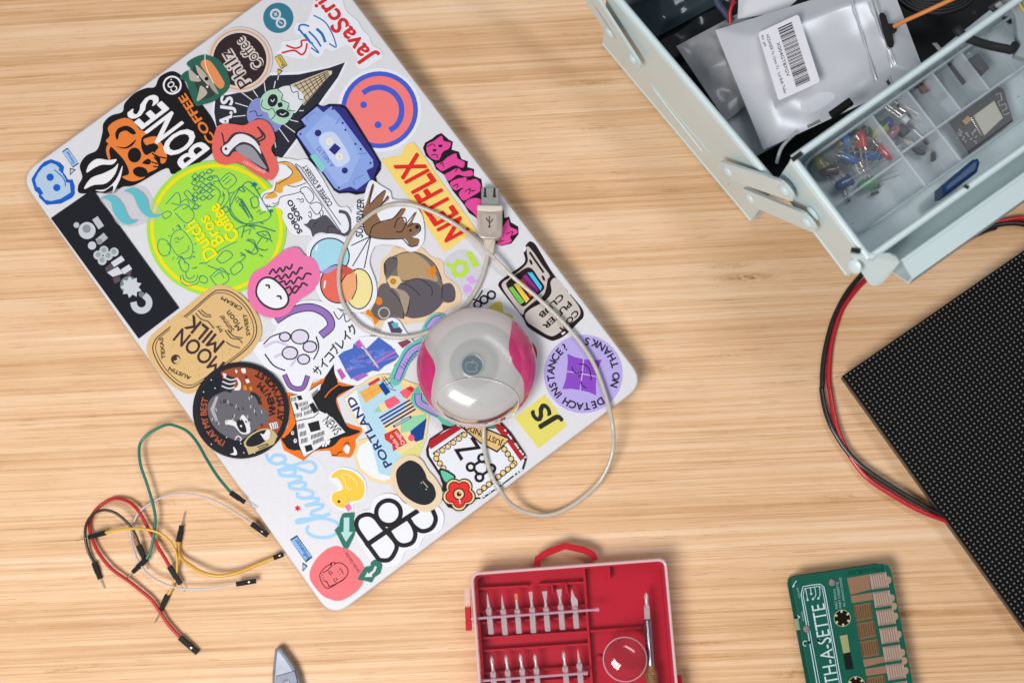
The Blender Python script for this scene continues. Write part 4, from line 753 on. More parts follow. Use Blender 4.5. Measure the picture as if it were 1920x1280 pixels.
cab = [(908, 790, top + 0.004), (907, 812, top + 0.001), (908, 838, top), (914, 868, top), (925, 898, top), (940, 922, top - 0.001), (958, 944, 0.0125), (985, 959, 0.0080), (1020, 966, 0.0055), (1055, 957, 0.0055), (1090, 935, 0.0065), (1122, 905, 0.0085), (1142, 870, 0.0120), (1150, 835, 0.0160), (1149, 800, top + 0.001), (1142, 765, top + 0.0012), (1132, 730, top), (1118, 692, top), (1102, 662, top), (1080, 632, top), (1050, 598, top), (1010, 560, top), (965, 522, top + 0.001), (935, 493, top + 0.004), (905, 462, top + 0.003), (870, 432, top), (830, 407, top), (790, 389, top), (755, 382, top), (718, 389, top), (685, 410, top), (660, 437, top), (642, 475, top), (635, 515, top), (638, 552, top), (652, 584, top), (675, 610, top), (705, 625, top), (740, 632, top), (775, 630, top), (805, 621, top), (835, 606, top), (862, 585, top), (882, 560, top), (898, 534, top), (907, 510, top + 0.0006), (914, 482, top + 0.002), (916, 470, top + 0.0025)]
MB().tube(cat_rom([P(*a) for a in cab], 4), 0.00140, CABM, 12).build('cable', mouse)
core_pts = cat_rom([P(*a) for a in cab], 4)
uz = LT + 0.0042
def boxpx(pxs, z0, z1, m, rr=0.0015, bev=0.0006):
    w = [P(a, b, z1) for a, b in pxs]; return MB().slab(round_poly([(p.x, p.y) for p in w], rr), z0, z1, m, bev)
plug = boxpx([(894, 384), (942, 386), (941, 440), (934, 448), (903, 447), (895, 439)], LT, LT + 0.0085, mat('smoky clear plug', (0.62, 0.535, 0.475), 0.2, coat=0.7, alpha=0.58, noise=0.15, nscale=120), 0.002, 0.001).build('plug_housing', mouse)
boxpx([(894.5, 384), (942, 385), (942, 395), (922, 397), (894.5, 395)], LT, LT + 0.0087, mat('cream plug cap', '#d9d0c2', 0.35), 0.001, 0.0008).build('plug_cap', plug)
boxpx([(904, 400), (932, 401), (931, 430), (918, 440), (905, 430)], LT + 0.001, LT + 0.0077, mat('pale plug core', '#cdbfae', 0.5), 0.001, 0.0005).build('plug_core', plug)
boxpx([(906, 447), (929, 447), (927, 462), (925, 477), (910, 477), (907, 462)], LT + 0.0008, LT + 0.0062, mat('cream strain relief', (0.60, 0.52, 0.43), 0.4), 0.0008, 0.0008).build('strain_relief', plug)
sh = boxpx([(902, 351), (935, 352), (935.5, 386), (902, 386)], LT + 0.0012, LT + 0.0058, mat('brushed plug steel', '#b4b2ae', 0.3, metal=0.75, noise=0.1, nscale=500), 0.0004, 0.0004).build('metal_shell', mouse)
DK = mat('dark slot', '#1f1e1f', 0.6)
for x in (909, 926.5):
    s = MB(); s.prism([tuple(P(x + a, b, LT + 0.0059).xy) for a, b in ((-2, 366), (-1, 352.5), (2.4, 352.5), (2.8, 366), (4, 370), (-3, 370))], LT + 0.0056, LT + 0.00595, DK); s.build('contact_slot', sh)
tz = LT + 0.0086; tr = MB()
for a, b in (((917.5, 405), (917.5, 424)), ((917.5, 416), (912, 411)), ((912, 411), (912, 408)), ((917.5, 419), (923, 413)), ((923, 413), (923, 410))): tr.beam(P(*a, tz), P(*b, tz), 0.0005, 0.0002, DK)
tr.lathe(P(917.5, 425, tz), [(0.0007, -0.0001), (0.0007, 0.0001)], DK, 10); tr.build('trident_mark', plug)

# ------------------------------------------------------------------ jumper wires
BKP = mat('black plug plastic', '#141416', 0.55, spec=0.2); PIN = mat('bright pin metal', '#c9c4bd', 0.25, metal=0.9)
VIEW['M'] = (140, 780, K4)
def jumper(label, colr, path, zs, r, ends):
    """ends: (plug start, plug end, pin end or None, z)"""
    n = len(path.split()); zf = lambda i: interp(zs, i / (n - 1))
    pts = V('M', path, zf); c0 = pts[len(pts) // 2]
    o = thing('jumper_wire', (c0.x, c0.y, 0), label, 'wire', 'jumper wires on the table')
    m = mat('wire ' + colr, colr, 0.35, coat=0.2)
    MB().tube(cat_rom(pts, 5), r, m, 10).build('wire', o)
    for a, b, pin, z, z2 in ends:
        A = V('M', a, z)[0]; B = V('M', b, z2)[0]; d = (B - A).normalized(); s = MB(); w = 0.0031
        s.beam(A - d * 0.0004, A + (B - A) * 0.62, w, 0.0028, BKP); s.beam(A + (B - A) * 0.62, B, w * (0.82 if pin else 0.98), 0.0025 if pin else 0.0027, BKP)
        p = s.build('plug', o)
        if pin: C_ = V('M', pin, max(0.0006, z2 - 0.0008))[0]; MB().tube([B - d * 0.0005, B + (C_ - B) * 0.9, C_], 0.00032, PIN, 8).build('pin', p)
        else:
            q = A + (B - A) * 0.66; MB().prism([tuple(v) for v in quad_frame(q, d.xy, 0.0011, 0.0008)], q.z + 0.0012, q.z + 0.0016, PIN).build('contact', p)
jumper('teal green jumper wire arching up to the laptop edge', '#17786a', '1255,615 1150,490 1060,350 980,210 900,120 800,75 730,70 620,120 540,190 515,270 530,400 575,530 620,680 645,800 640,900 625,1000 600,1090 570,1145', [(0, 0.0215), (0.25, 0.014), (0.5, 0.008), (0.75, 0.0075), (1, 0.006)], 0.00098, [('1252,612', '1362,688', '1452,738', 0.0215, 0.0208), ('572,1142', '468,1245', '418,1295', 0.0060, 0.0035)])
jumper('long red jumper wire with one square socket end', '#bf2124', '850,1773 750,1663 690,1573 620,1473 540,1403 440,1323 300,1223 200,1103 150,1003 120,900 130,820 165,755 240,690 330,657 430,682 510,755 570,860 620,950 670,1050 720,1130 762,1205', [(0, 0.0035), (0.3, 0.0045), (0.6, 0.0015), (0.75, 0.005), (1, 0.006)], 0.00112, [('845,1770', '985,1890', None, 0.0035, 0.0022), ('760,1202', '848,1342', '882,1398', 0.006, 0.004)])
jumper('short black jumper wire curling beside the red one', '#232024', '160,1175 110,1080 85,960 95,860 150,780 230,750 320,770 400,830 460,900 500,980 520,1040', [(0, 0.0020), (0.5, 0.011), (1, 0.006)], 0.00095, [('158,1172', '205,1300', '240,1375', 0.0022, 0.0018), ('515,1035', '562,1145', '590,1222', 0.006, 0.0030)])
jumper('thin yellow jumper wire crossing the red loop', '#dcae3d', '240,932 340,908 450,897 580,905 680,935 760,1000 810,1090 820,1190 810,1290 780,1370 740,1440', [(0, 0.0065), (0.3, 0.0095), (0.7, 0.005), (1, 0.003)], 0.0009, [('240,933', '110,967', '10,997', 0.0065, 0.0060), ('742,1432', '690,1550', '640,1650', 0.003, 0.0024)])
jumper('thick yellow jumper wire running under the laptop edge', '#d9a636', '835,1000 830,1080 860,1140 940,1200 1040,1255 1160,1275 1300,1250 1450,1190 1600,1130', [(0, 0.0025), (0.5, 0.008), (1, 0.0055)], 0.0012, [('834,998', '856,873', '882,765', 0.0025, 0.0025), ('1598,1130', '1668,1104', None, 0.0055, 0.0052)])
jumper('thin pale grey jumper wire in a wide open arc', '#c9c1c6', '1425,867 1300,780 1150,692 1000,637 850,622 720,642 620,687 520,762 465,870 450,980 480,1090 530,1190 600,1270 700,1330 830,1375 960,1382 1100,1375 1300,1340', [(0, 0.006), (0.25, 0.008), (0.5, 0.0035), (0.8, 0.008), (1, 0.0065)], 0.00062, [('1420,862', '1545,952', None, 0.006, 0.0052), ('1300,1340', '1450,1316', None, 0.0065, 0.0062)])

# ------------------------------------------------------------------ grey jaw of a hand tool at the bottom edge
VIEW['O'] = (460, 980, K4); VIEW['Q'] = (860, 980, K4); VIEW['Zz'] = (1100, 980, K4); VIEW['Y'] = (1420, 980, K4)
GM = mat('satin tool steel', '#8f95a4', 0.45, metal=0.35, noise=0.22, nscale=120)
c = P(540, 1270, 0); cut = thing('pliers', (c.x, c.y, 0), 'pointed grey metal tool tip entering at the bottom edge', 'pliers')
def vo(s, view, z): return [(p.x, p.y) for p in V(view, s, z)]
MB().slab(vo('258,993 285,1003 345,1082 400,1165 432,1250 452,1340 460,1500 205,1500 212,1200 222,1100 232,1010', 'O', 0.0085), 0.0015, 0.0085, GM, 0.0022).build('jaw', cut)
MB().slab(vo('245,1222 395,1178 415,1250 425,1500 225,1500', 'O', 0.0089), 0.0080, 0.0090, mat('dark ground facet', '#666c7d', 0.4, metal=0.3, noise=0.2, nscale=150), 0.0004).build('facet', cut)
c = P(460 + 328 / K4, 980 + 1282 / K4, 0.009); MB().lathe((c.x, c.y, 0.0088), [(0.0024, 0), (0.0024, 0.0006), (0.0018, 0.0010)], mat('rivet steel', '#b9bcc6', 0.3, metal=0.6), 20).build('rivet', cut)

# ------------------------------------------------------------------ red screwdriver case
CZ = 0.0215
def Q(x, y, z, view='Q'): return P(VIEW[view][0] + x / K4, VIEW[view][1] + y / K4, z)
tl, trr = Q(102, 405, CZ), Q(1655, 288, CZ)
cd = (trr - tl).xy.normalized(); ce = Vector((cd.y, -cd.x)); cw = (trr - tl).length
cc = tl.xy + cd * cw / 2 + ce * 0.052
case = thing('screwdriver_case', (cc.x, cc.y, 0), 'red plastic bit case with a clear lid and folding handle', 'tool case')
def crect(g, y1=0.104): 
    a = tl.xy - cd * g - ce * g; b = trr.xy + cd * g - ce * g; d_ = b + ce * (y1 + 2 * g); e_ = a + ce * (y1 + 2 * g)
    return [tuple(a), tuple(b), tuple(d_), tuple(e_)]
RED = mat('red case plastic', (0.54, 0.006, 0.034), 0.40, spec=0.25, noise=0.12, nscale=25)
LIDC = clear_mat('clear pink-tinted lid', (0.97, 0.92, 0.93), 0.04, 1.42, 0.0)
RIMC = mat('clear lid edge', (0.84, 0.56, 0.60), rough=0.12, alpha=0.38, coat=0.3)
def frame_mesh(g0, g1, z0, z1, m):
    a = round_poly(crect(g0), 0.005, 5); b = round_poly(crect(g1), 0.0045, 5); n = len(a)
    vs = [(p[0], p[1], z0) for p in a] + [(p[0], p[1], z1) for p in a] + [(p[0], p[1], z1) for p in b] + [(p[0], p[1], z0) for p in b]
    return MB().add(vs, [(k * n + i, k * n + (i + 1) % n, ((k + 1) % 4) * n + (i + 1) % n, ((k + 1) % 4) * n + i) for k in range(4) for i in range(n)], m)
MB().prism(round_poly(crect(-0.0008), 0.005, 5), 0.0008, 0.0035, RED).build('base_tray', case)
frame_mesh(-0.0008, -0.0026, 0.0034, 0.0125, RED).build('tray_wall', case)
frame_mesh(0.0006, -0.0010, 0.0115, CZ, RIMC).build('lid_wall', case)
MB().prism(round_poly(crect(-0.0009), 0.005, 5), CZ - 0.0010, CZ - 0.0002, LIDC).build('lid_pane', case)
MB().tube([(p[0], p[1], CZ) for p in (lambda r: r + r[:1])(round_poly(crect(-0.0002), 0.005, 5))], 0.0009, mat('clear lid bead', (0.86, 0.62, 0.66), 0.1, alpha=0.6, coat=0.6), 8).build('lid_bead', case)
for a, b in (((120, 525), (560, 500)), ((640, 492), (1005, 472)), ((125, 710), (1020, 655)), ((135, 800), (1025, 745)), ((145, 920), (1040, 865)), ((150, 1022), (1040, 962)), ((160, 1200), (1055, 1140)), ((170, 1290), (1060, 1235)), ((1050, 862), (1460, 832)), ((150, 1500), (1060, 1440))):
    MB().beam(Q(*a, 0.0060), Q(*b, 0.0060), 0.0013, 0.0062, RED).build('rib', case)
for a, b in (((1000, 360), (1090, 1640)), ((1200, 345), (1205, 450)), ((745, 490), (752, 560)), ((858, 480), (865, 560))): MB().beam(Q(*a, 0.0068), Q(*b, 0.0068), 0.0014, 0.0070, RED).build('rib', case)
hp = cat_rom([Q(*a, 0.0085) for a in ((630, 345), (632, 285), (700, 240), (850, 182), (1000, 215), (1075, 250), (1090, 300))], 1)
hm = MB()
HW = 0.0021; vs = []; fs = []
for i, p in enumerate(hp):
    d = (hp[min(i + 1, len(hp) - 1)] - hp[max(0, i - 1)]).normalized(); n_ = Vector((-d.y, d.x, 0)) * HW
    vs += [p + n_ + Vector((0, 0, -0.002)), p + n_ + Vector((0, 0, 0.002)), p - n_ + Vector((0, 0, 0.002)), p - n_ + Vector((0, 0, -0.002))]
for i in range(len(hp) - 1):
    for k in range(4): fs.append((4 * i + k, 4 * i + (k + 1) % 4, 4 * i + 4 + (k + 1) % 4, 4 * i + 4 + k))
fs += [(0, 1, 2, 3), tuple(4 * len(hp) - 4 + k for k in (3, 2, 1, 0))]
hm.add(vs, fs, mat('bright red handle', (0.46, 0.008, 0.02), 0.4, spec=0.2)); hm.build('handle', case)
MB().beam(Q(68, 520, 0.017), Q(72, 668, 0.017), 0.0034, 0.006, RIMC).build('clear_latch', case)
MB().beam(Q(74, 668, 0.014), Q(82, 856, 0.014), 0.0034, 0.007, mat('bright red handle', '#b01018', 0.35)).build('latch', case)
MB().beam(Q(728, 1222, 0.012, 'Zz'), Q(745, 1400, 0.012, 'Zz'), 0.0045, 0.006, mat('bright red handle', '#b01018', 0.35)).build('latch', case)
BARM = mat('clear retaining bar', (0.80, 0.66, 0.80), 0.12, alpha=0.5, coat=0.8)
for a, b in (((100, 766), (1108, 692)), ((145, 1264), (1018, 1200))):
    A, B = Q(*a, 0.0175), Q(*b, 0.0175); s = MB().tube([A, B], 0.00085, BARM, 10); s.lathe(B, [(0.0013, -0.0012), (0.0013, 0.0012)], BARM, 12, (B - A)); s.build('retaining_bar', case)
BIT = mat('plated bit steel', '#e2e3e6', 0.25, metal=0.35, noise=0.12, nscale=300); GOLD = mat('gilded bit tip', '#c9a35c', 0.3, metal=0.7)
bits = [('first', 'awl', (228, 562), (241, 672), (264, 888)), ('second', 'needle', (345, 572), (356, 680), (376, 894)), ('third', 'gold', (457, 565), (470, 682), (487, 882)), ('fourth', 'flat', (574, 548), (588, 668), (602, 878)), ('fifth', 'wide', (687, 545), (699, 668), (716, 864)), ('sixth', 'wide', (803, 530), (816, 645), (834, 852)), ('seventh', 'blade', (906, 524), (930, 660), (947, 842))]
low = [('first', 'cross', (262, 1058), (276, 1180), (292, 1385)), ('second', 'cross', (377, 1050), (392, 1168), (408, 1372)), ('third', 'cross', (491, 1040), (508, 1156), (524, 1360)), ('fourth', 'star', (608, 1042), (622, 1150), (640, 1350)), ('fifth', 'cross', (838, 1020), (852, 1138), (870, 1338)), ('sixth', 'needle', (953, 1008), (966, 1112), (984, 1315))]
def make_bit(row, nth, kind, t, n_, e_):
    z = 0.0150; T_, N1, E1 = Q(*t, z), Q(*n_, z), Q(*e_, z); d = (E1 - N1).normalized()
    word = dict(awl='needle-pointed', needle='thin-tipped', gold='gold-tipped', flat='small flat', wide='wide flat', blade='knife-shaped', cross='cross-head', star='star-head')[kind]
    o = thing('screwdriver_bit', (N1.x, N1.y, z), f'{word} steel bit, {nth} from the left in the {row} row', 'bit', 'screwdriver bits in the red case')
    s = MB(); s.lathe(N1, [(0.0011, 0), (0.0020, 0.0010), (0.0020, 0.0035), (0.0016, 0.0040), (0.0016, 0.0050), (0.0020, 0.0055), (0.0020, (E1 - N1).length - 0.0005), (0.0016, (E1 - N1).length)], BIT, 6, d, smooth=False); s.build('shank', o)
    ln = (T_ - N1).length; td = (T_ - N1).normalized(); s = MB()
    if kind in ('awl', 'needle'): s.lathe(N1, [(0.0013, 0), (0.0009, ln * 0.25), (0.0008, ln * 0.55), (0.00012, ln)], BIT, 12, td)
    elif kind == 'gold': s.lathe(N1, [(0.0012, 0), (0.0009, ln * 0.3), (0.0009, ln * 0.6)], BIT, 12, td); s.beam(N1 + td * ln * 0.58, T_, 0.0018, 0.0008, GOLD)
    elif kind in ('flat', 'wide'):
        s.lathe(N1, [(0.0012, 0), (0.0009, ln * 0.3), (0.0009, ln * 0.5)], BIT, 12, td); w = 0.0024 if kind == 'flat' else 0.0033
        x = Vector((-td.y, td.x, 0)); a = N1 + td * ln * 0.45; up = Vector((0, 0, 1))
        s.add([a + x * i * 0.0009 + up * j * 0.0006 for i, j in ((-1, -1), (1, -1), (1, 1), (-1, 1))] + [T_ + x * i * w / 2 + up * j * 0.0003 for i, j in ((-1, -1), (1, -1), (1, 1), (-1, 1))], [(0, 3, 2, 1), (4, 5, 6, 7), (0, 1, 5, 4), (1, 2, 6, 5), (2, 3, 7, 6), (3, 0, 4, 7)], BIT)
    elif kind == 'blade':
        x = Vector((-td.y, td.x, 0)); s.prism([tuple((N1 + td * ln * a + x * b).xy) for a, b in ((-0.05, 0.0018), (0.35, 0.0019), (0.7, 0.0010), (1, 0.0001), (0.55, -0.0008), (0.3, -0.0022), (-0.05, -0.0019))], z - 0.0003, z + 0.0004, BIT)
    else:
        s.lathe(N1, [(0.0012, 0), (0.0009, ln * 0.3), (0.0013, ln * 0.6), (0.0013, ln * 0.75), (0.0004, ln)], BIT, 12, td)
        x = Vector((-td.y, td.x, 0)); s.beam(N1 + td * ln * 0.5 + Vector((0, 0, 0.0009)), T_, 0.0004, 0.0012, mat('bit groove', '#6c6c70', 0.4, metal=0.5))
    s.build('tip', o)
for b in bits: make_bit('upper', *b)
for b in low: make_bit('lower', *b)
z = 0.0135; a, b, c_, d_ = Q(1500, 556, z), Q(1506, 660, z), Q(1512, 768, z), Q(1538, 1132, z); e_ = Q(1556, 1560, z)
sd = thing('precision_screwdriver', (c_.x, c_.y, z), 'thin screwdriver with chrome sleeve and knurled brass handle in the red case', 'screwdriver')
CHR = mat('chrome', '#b6bac8', 0.12, metal=0.95); BRS = mat('knurled brass', '#b39560', 0.35, metal=0.55, noise=0.35, nscale=900, bump=0.6)
ax = (a - b); MB().lathe(b, [(0.0013, 0), (0.0011, ax.length * 0.4), (0.0016, ax.length * 0.7), (0.0005, ax.length)], BIT, 12, ax).build('tip', sd)
ax = (c_ - b); MB().lathe(b, [(0.0018, 0), (0.0020, 0.001), (0.0020, ax.length)], BIT, 6, ax, smooth=False).build('bit_shank', sd)
ax = (d_ - c_); MB().lathe(c_, [(0.0026, 0), (0.0029, 0.0006), (0.0029, ax.length)], CHR, 16, ax, smooth=False).build('sleeve', sd)
ax = (e_ - d_); L_ = ax.length; MB().lathe(d_, [(0.0028, 0), (0.0030, 0.002), (0.0042, 0.0045), (0.0044, 0.005)] + [(0.0044 - (0.0003 if k % 2 else 0), 0.005 + (L_ - 0.006) * k / 40) for k in range(41)], BRS, 20, ax).build('handle', sd)
c = Q(1332, 1092, CZ + 0.003)
mg = thing('magnifier_lens', (c.x, c.y, CZ), 'clear round bubble lens on the red case lid', 'lens')
GL = clear_mat('clear lens plastic', (0.97, 0.94, 0.95), 0.02, 1.6)
MB().lathe((c.x, c.y, CZ), [(0.0133, 0), (0.0130, 0.0022), (0.0118, 0.0036), (0.0085, 0.0052), (0.0045, 0.0060), (0.0004, 0.0063)], GL, 48).build('bubble', mg)
MB().tube([(c.x + 0.0131 * math.cos(k * math.pi / 24), c.y + 0.0131 * math.sin(k * math.pi / 24), CZ + 0.0014) for k in range(49)], 0.0007, RIMC, 8).build('rim', mg)
c = Q(1125, 1085, 0.0045); MB().lathe((c.x, c.y, 0.0035), [(0.0026, 0), (0.0026, 0.002), (0.0020, 0.0026)], RED, 20).build('stud', case)

# ------------------------------------------------------------------ green cassette-shaped circuit board
PCB = mat('green solder mask', (0.003, 0.095, 0.062), 0.4, coat=0.0, spec=0.25, noise=0.15, nscale=40)
def card(dx, dy): return [(285 + dx, 442 + dy), (330 + dx, 424 + dy), (1000 + dx, 324 + dy), (1046 + dx, 338 + dy), (1070 + dx, 380 + dy), (1298 + dx, 1560 + dy), (1270 + dx, 1590 + dy), (530 + dx, 1690 + dy), (500 + dx, 1665 + dy), (278 + dx, 490 + dy)]
c = Q(780, 1000, 0, 'Y'); cass = thing('cassette_circuit_board', (c.x, c.y, 0), 'green cassette-shaped synthesizer board with copper touch keys', 'circuit board')
w = [Q(a, b, 0.0145, 'Y') for a, b in card(-14, 6)]; MB().prism([tuple(p.xy) for p in w], 0.0030, 0.0046, PCB).build('rear_board', cass)
S = Sticker('Y', 0, None, PCB, card(0, 0), False, cass, 0.0120, 'front_board', 0.0016)
CU = '#94705a'; CK = '#957a6d'; CG = '#7a5d40'; GL_ = '#c4b6a8'
S.f(CU, '718,440 890,410 908,530 745,572', '746,582 915,556 926,612 757,640', '845,1092 1010,1066 1022,1110 856,1150', '862,1166 1030,1140 1046,1196 872,1222')
def meander(q, colr):
    (ax, ay), (bx, by), (cx, cy), (dx, dy) = q; pts = []
    for k in range(7):
        t = 0.10 + 0.8 * k / 6; lo = (ax + (bx - ax) * t, ay + (by - ay) * t); hi = (dx + (cx - dx) * t, dy + (cy - dy) * t)
        f0, f1 = (0.14, 0.86)
        p = (lo[0] + (hi[0] - lo[0]) * f0, lo[1] + (hi[1] - lo[1]) * f0); r_ = (lo[0] + (hi[0] - lo[0]) * f1, lo[1] + (hi[1] - lo[1]) * f1)
        pts += [p, r_] if k % 2 else [r_, p]
    S.l(colr, 4.5, pts, smooth=False)
    S.l(colr, 3.5, [(ax + (bx - ax) * 0.03, ay + (by - ay) * 0.03), (dx + (cx - dx) * 0.03, dy + (cy - dy) * 0.03)], [(ax + (bx - ax) * 0.97, ay + (by - ay) * 0.97), (dx + (cx - dx) * 0.97, dy + (cy - dy) * 0.97)])
for k in range(9):
    q = [(895 + 26.5 * k, 410 + 145 * k), (1030 + 27.5 * k, 390 + 145 * k), (1055 + 27.5 * k, 512 + 145 * k), (916 + 26.5 * k, 532 + 145 * k)]; S.f(CK, q); meander(q, GL_); S.c('#a58d76', 1050 + 27.5 * k, 455 + 145 * k, 22, 30)
    if k in (1, 4, 6): S.c('#a58d76', 1068 + 27.5 * k, 520 + 145 * k, 22, 30)
for k in (0, 1, 2, 4, 5):
    q = [(765 + 26.5 * k, 657 + 145 * k), (910 + 27 * k, 632 + 145 * k), (930 + 27 * k, 762 + 145 * k), (788 + 26.5 * k, 790 + 145 * k)]; S.f(CG, q); meander(q, '#33291f')
WL = '#bcd3dc'
S.l(WL, 8, '650,1500 478,1290 350,570 365,508 430,496 500,488 532,510 545,570 675,1290 720,1500', smooth=False).l(WL, 6, '500,1290 366,575 378,524 496,504 520,522 530,575 658,1290', smooth=False)
S.l(WL, 6, '385,520 402,610', '425,512 430,562', '458,508 468,575 446,604', '495,505 502,570 488,600').c(WL, 402, 614, 9).c(WL, 431, 566, 9).c(WL, 445, 607, 9).c(WL, 488, 602, 9)
S.t('#c6d8e0', 'SYNTH-A-SETTE', (690, 1500), (535, 640), 105, 0.0)
for tx, A, B in (('PART SYNTH', (644, 684), (626, 528)), ('PART CASSETTE', (674, 678), (648, 470)), ('ALL ANALOG SOUND', (706, 668), (672, 432))): S.t('#9fc0c0', tx, A, B, 18, 0.0)
S.t('#0a4f3e', 'MicroKits', (1002, 342), (724, 386), 44, 0.0).t('#9fc0c0', 'POWER', (378, 780), (366, 706), 17, 0.0).t('#9fc0c0', 'VOLUME', (345, 600), (328, 514), 14, 0.0).arc('#c6d8e0', 6, 385, 962, 20, 80, 300).l('#c6d8e0', 6, '312,460 282,510 298,500', '320,740 340,750 325,760')
for x, y_ in ((680, 760), (792, 1292)):
    S.c('#b9ab84', x, y_, 68).c('#1b130f', x, y_, 63)
    for k in range(6): a = k * math.pi / 3 + 0.4; S.l('#b9c0a0', 16, [(x + 48 * math.cos(a), y_ + 48 * math.sin(a)), (x + 63 * math.cos(a), y_ + 63 * math.sin(a))])
S.f('#98a06c', '658,902 720,890 742,1030 688,1042').f('#14161a', '688,1042 742,1030 770,1164 708,1174').c('#10110f', 490, 940, 10).c('#10110f', 415, 955, 10)
S.done()
SCW = mat('screw zinc', '#93898a', 0.35, metal=0.6, bump=0.8, nscale=1500)
for x, y_ in ((597, 474), (394, 846)):
    c = Q(x, y_, 0.0138, 'Y'); MB().lathe((c.x, c.y, 0.0136), [(0.0022, 0), (0.0022, 0.0007), (0.0016, 0.0011)], SCW, 16).build('screw', cass)
for x, y_ in ((330, 480), (1010, 400), (500, 1600), (1200, 1500)):
    c = Q(x, y_, 0.0138, 'Y'); MB().lathe((c.x, c.y, 0.0), [(0.0025, 0), (0.0025, 0.0122)], mat('nylon spacer', '#222a26', 0.5), 12).build('spacer', cass)
MB().beam(Q(318, 760, 0.006, 'Y'), Q(332, 850, 0.006, 'Y'), 0.004, 0.005, mat('cream slide switch', '#9aa78e', 0.4)).build('switch', cass)

# ------------------------------------------------------------------ LED matrix panel
PZ = 0.0165; o0 = P(1581, 704, PZ); d1 = (P(1920, 470, PZ) - o0).xy.normalized(); d2 = Vector((d1.y, -d1.x)); PS = 0.207
pc = o0.xy + (d1 + d2) * PS / 2
panel = thing('led_matrix_panel', (pc.x, pc.y, 0), 'black square LED matrix panel with rows of grey dots', 'LED panel')
sq = lambda g: [tuple(o0.xy - d1 * g - d2 * g), tuple(o0.xy + d1 * (PS + g) - d2 * g), tuple(o0.xy + (d1 + d2) * (PS + g)), tuple(o0.xy - d1 * g + d2 * (PS + g))]
MB().prism(sq(-0.0012), 0.0, 0.0125, mat('grey-brown panel frame', '#5f564f', 0.6, noise=0.15, nscale=80)).build('frame', panel)
MB().prism(sq(0), 0.0125, PZ - 0.0006, mat('black panel mask', '#08080a', 0.7, spec=0.15)).build('mask', panel)
lm = MB(); LEDM = mat('grey diode face', '#6b6967', 0.45, spec=0.2); LGR = mat('black louvre', '#0b0b0d', 0.6, spec=0.2)
for i in range(69):
    for j in range(69):
        q = o0.xy + d1 * (0.0015 + 0.003 * i) + d2 * (0.0015 + 0.003 * j)
        h = 0.00068; a = [q + d1 * sx * h + d2 * sy * h for sx, sy in ((-1, -1), (1, -1), (1, 1), (-1, 1))]
        lm.add([(q.x + 0.00067 * math.cos(k * math.pi / 4), q.y + 0.00067 * math.sin(k * math.pi / 4), PZ - 0.0002) for k in range(8)], [tuple(range(8))], LEDM)
tag(lm.build('diode_grid', panel), kind='stuff')
gr = MB()
for i in range(70):
    a = o0.xy + d2 * min(0.2068, max(0.0002, 0.003 * i)); gr.beam((a.x, a.y, PZ - 0.0003), tuple(a + d1 * PS) + (PZ - 0.0003,), 0.0004, 0.0007, LGR)
tag(gr.build('louvre_grid', panel), kind='stuff')

# ------------------------------------------------------------------ red and black power lead of the panel
VIEW['X'] = (1420, 700, K4); VIEW['W'] = (1520, 440, K4)
def path2(xs, ws): return [(1420 + a / K4, 700 + b / K4) for a, b in pts2(xs)] + [(1520 + a / K4, 440 + b / K4) for a, b in pts2(ws)]
bp_ = path2('1640,1220 1500,1140 1300,1040 1100,920 900,790 780,690 680,570 590,420 540,280 515,130', '92,1210 95,1080 120,900 180,680 280,480 400,330') + [(1640, 492), (1710, 470), (1770, 458), (1815, 442), (1845, 430), (1880, 420), (1920, 421), (1975, 440)]
rp_ = path2('1670,1265 1530,1185 1300,1095 1080,970 900,850 790,730 710,600 645,450 605,280 580,130', '148,1210 145,1080 170,850 240,620 330,480 440,360') + [(1645, 510), (1710, 490), (1775, 470), (1830, 440), (1860, 420), (1890, 412), (1920, 409), (1975, 420)]
c = P(1560, 760, 0); lead = thing('power_cable', (c.x, c.y, 0), 'thick red and black power wires curving from under the toolbox to the panel', 'cable')
zb = [(0, 0.006), (0.08, 0.006), (0.25, 0.0050), (0.45, 0.0022), (0.7, 0.0022), (1, 0.0030)]
for nm, pth, colr, dz in (('black_wire', bp_, (0.012, 0.012, 0.014), 0.0), ('red_wire', rp_, (0.47, 0.012, 0.022), -0.0004)):
    n = len(pth); MB().tube(cat_rom([P(a, b, interp(zb, i / (n - 1)) + dz) for i, (a, b) in enumerate(pth)], 5), 0.00165, mat('lead ' + nm, colr, 0.3, coat=0.5), 12).build(nm, lead)
sl = [(1812, 443), (1830, 436), (1848, 428), (1866, 423)]
MB().tube(cat_rom([P(a, b, 0.0033) for a, b in sl], 5), 0.0030, mat('black tape sleeve', '#232528', 0.35, bump=0.3, nscale=300), 12).build('sleeve', lead)

# ------------------------------------------------------------------ pale blue steel toolbox with an opened tray
VIEW['R'] = (1100, 0, K4); VIEW['S'] = (1520, 0, K4); VIEW['T'] = (1300, 250, K4); VIEW['U'] = (1520, 200, K4)
def VQ(view, x, y, z): return P(VIEW[view][0] + x / K4, VIEW[view][1] + y / K4, z)
def ray_wall(u, v, p0, nrm):
    """where the view through a pixel meets a vertical wall plane"""
    d = RW @ Vector(((u - 960) / FPX, (v - 640) / FPX, 1.0)); o = Vector((0, 0, CAMH)); n = Vector((nrm[0], nrm[1], 0)); p = Vector((p0[0], p0[1], 0))
    return o + d * ((p - o).dot(n) / d.dot(n))
STEEL = mat('pale blue painted steel', (0.57, 0.69, 0.715), 0.34, coat=0.25, noise=0.03, nscale=30, spec=0.45)
INNER = STEEL
_nt = STEEL.node_tree; _b = _nt.nodes['Principled BSDF']            # chipped and rubbed paint
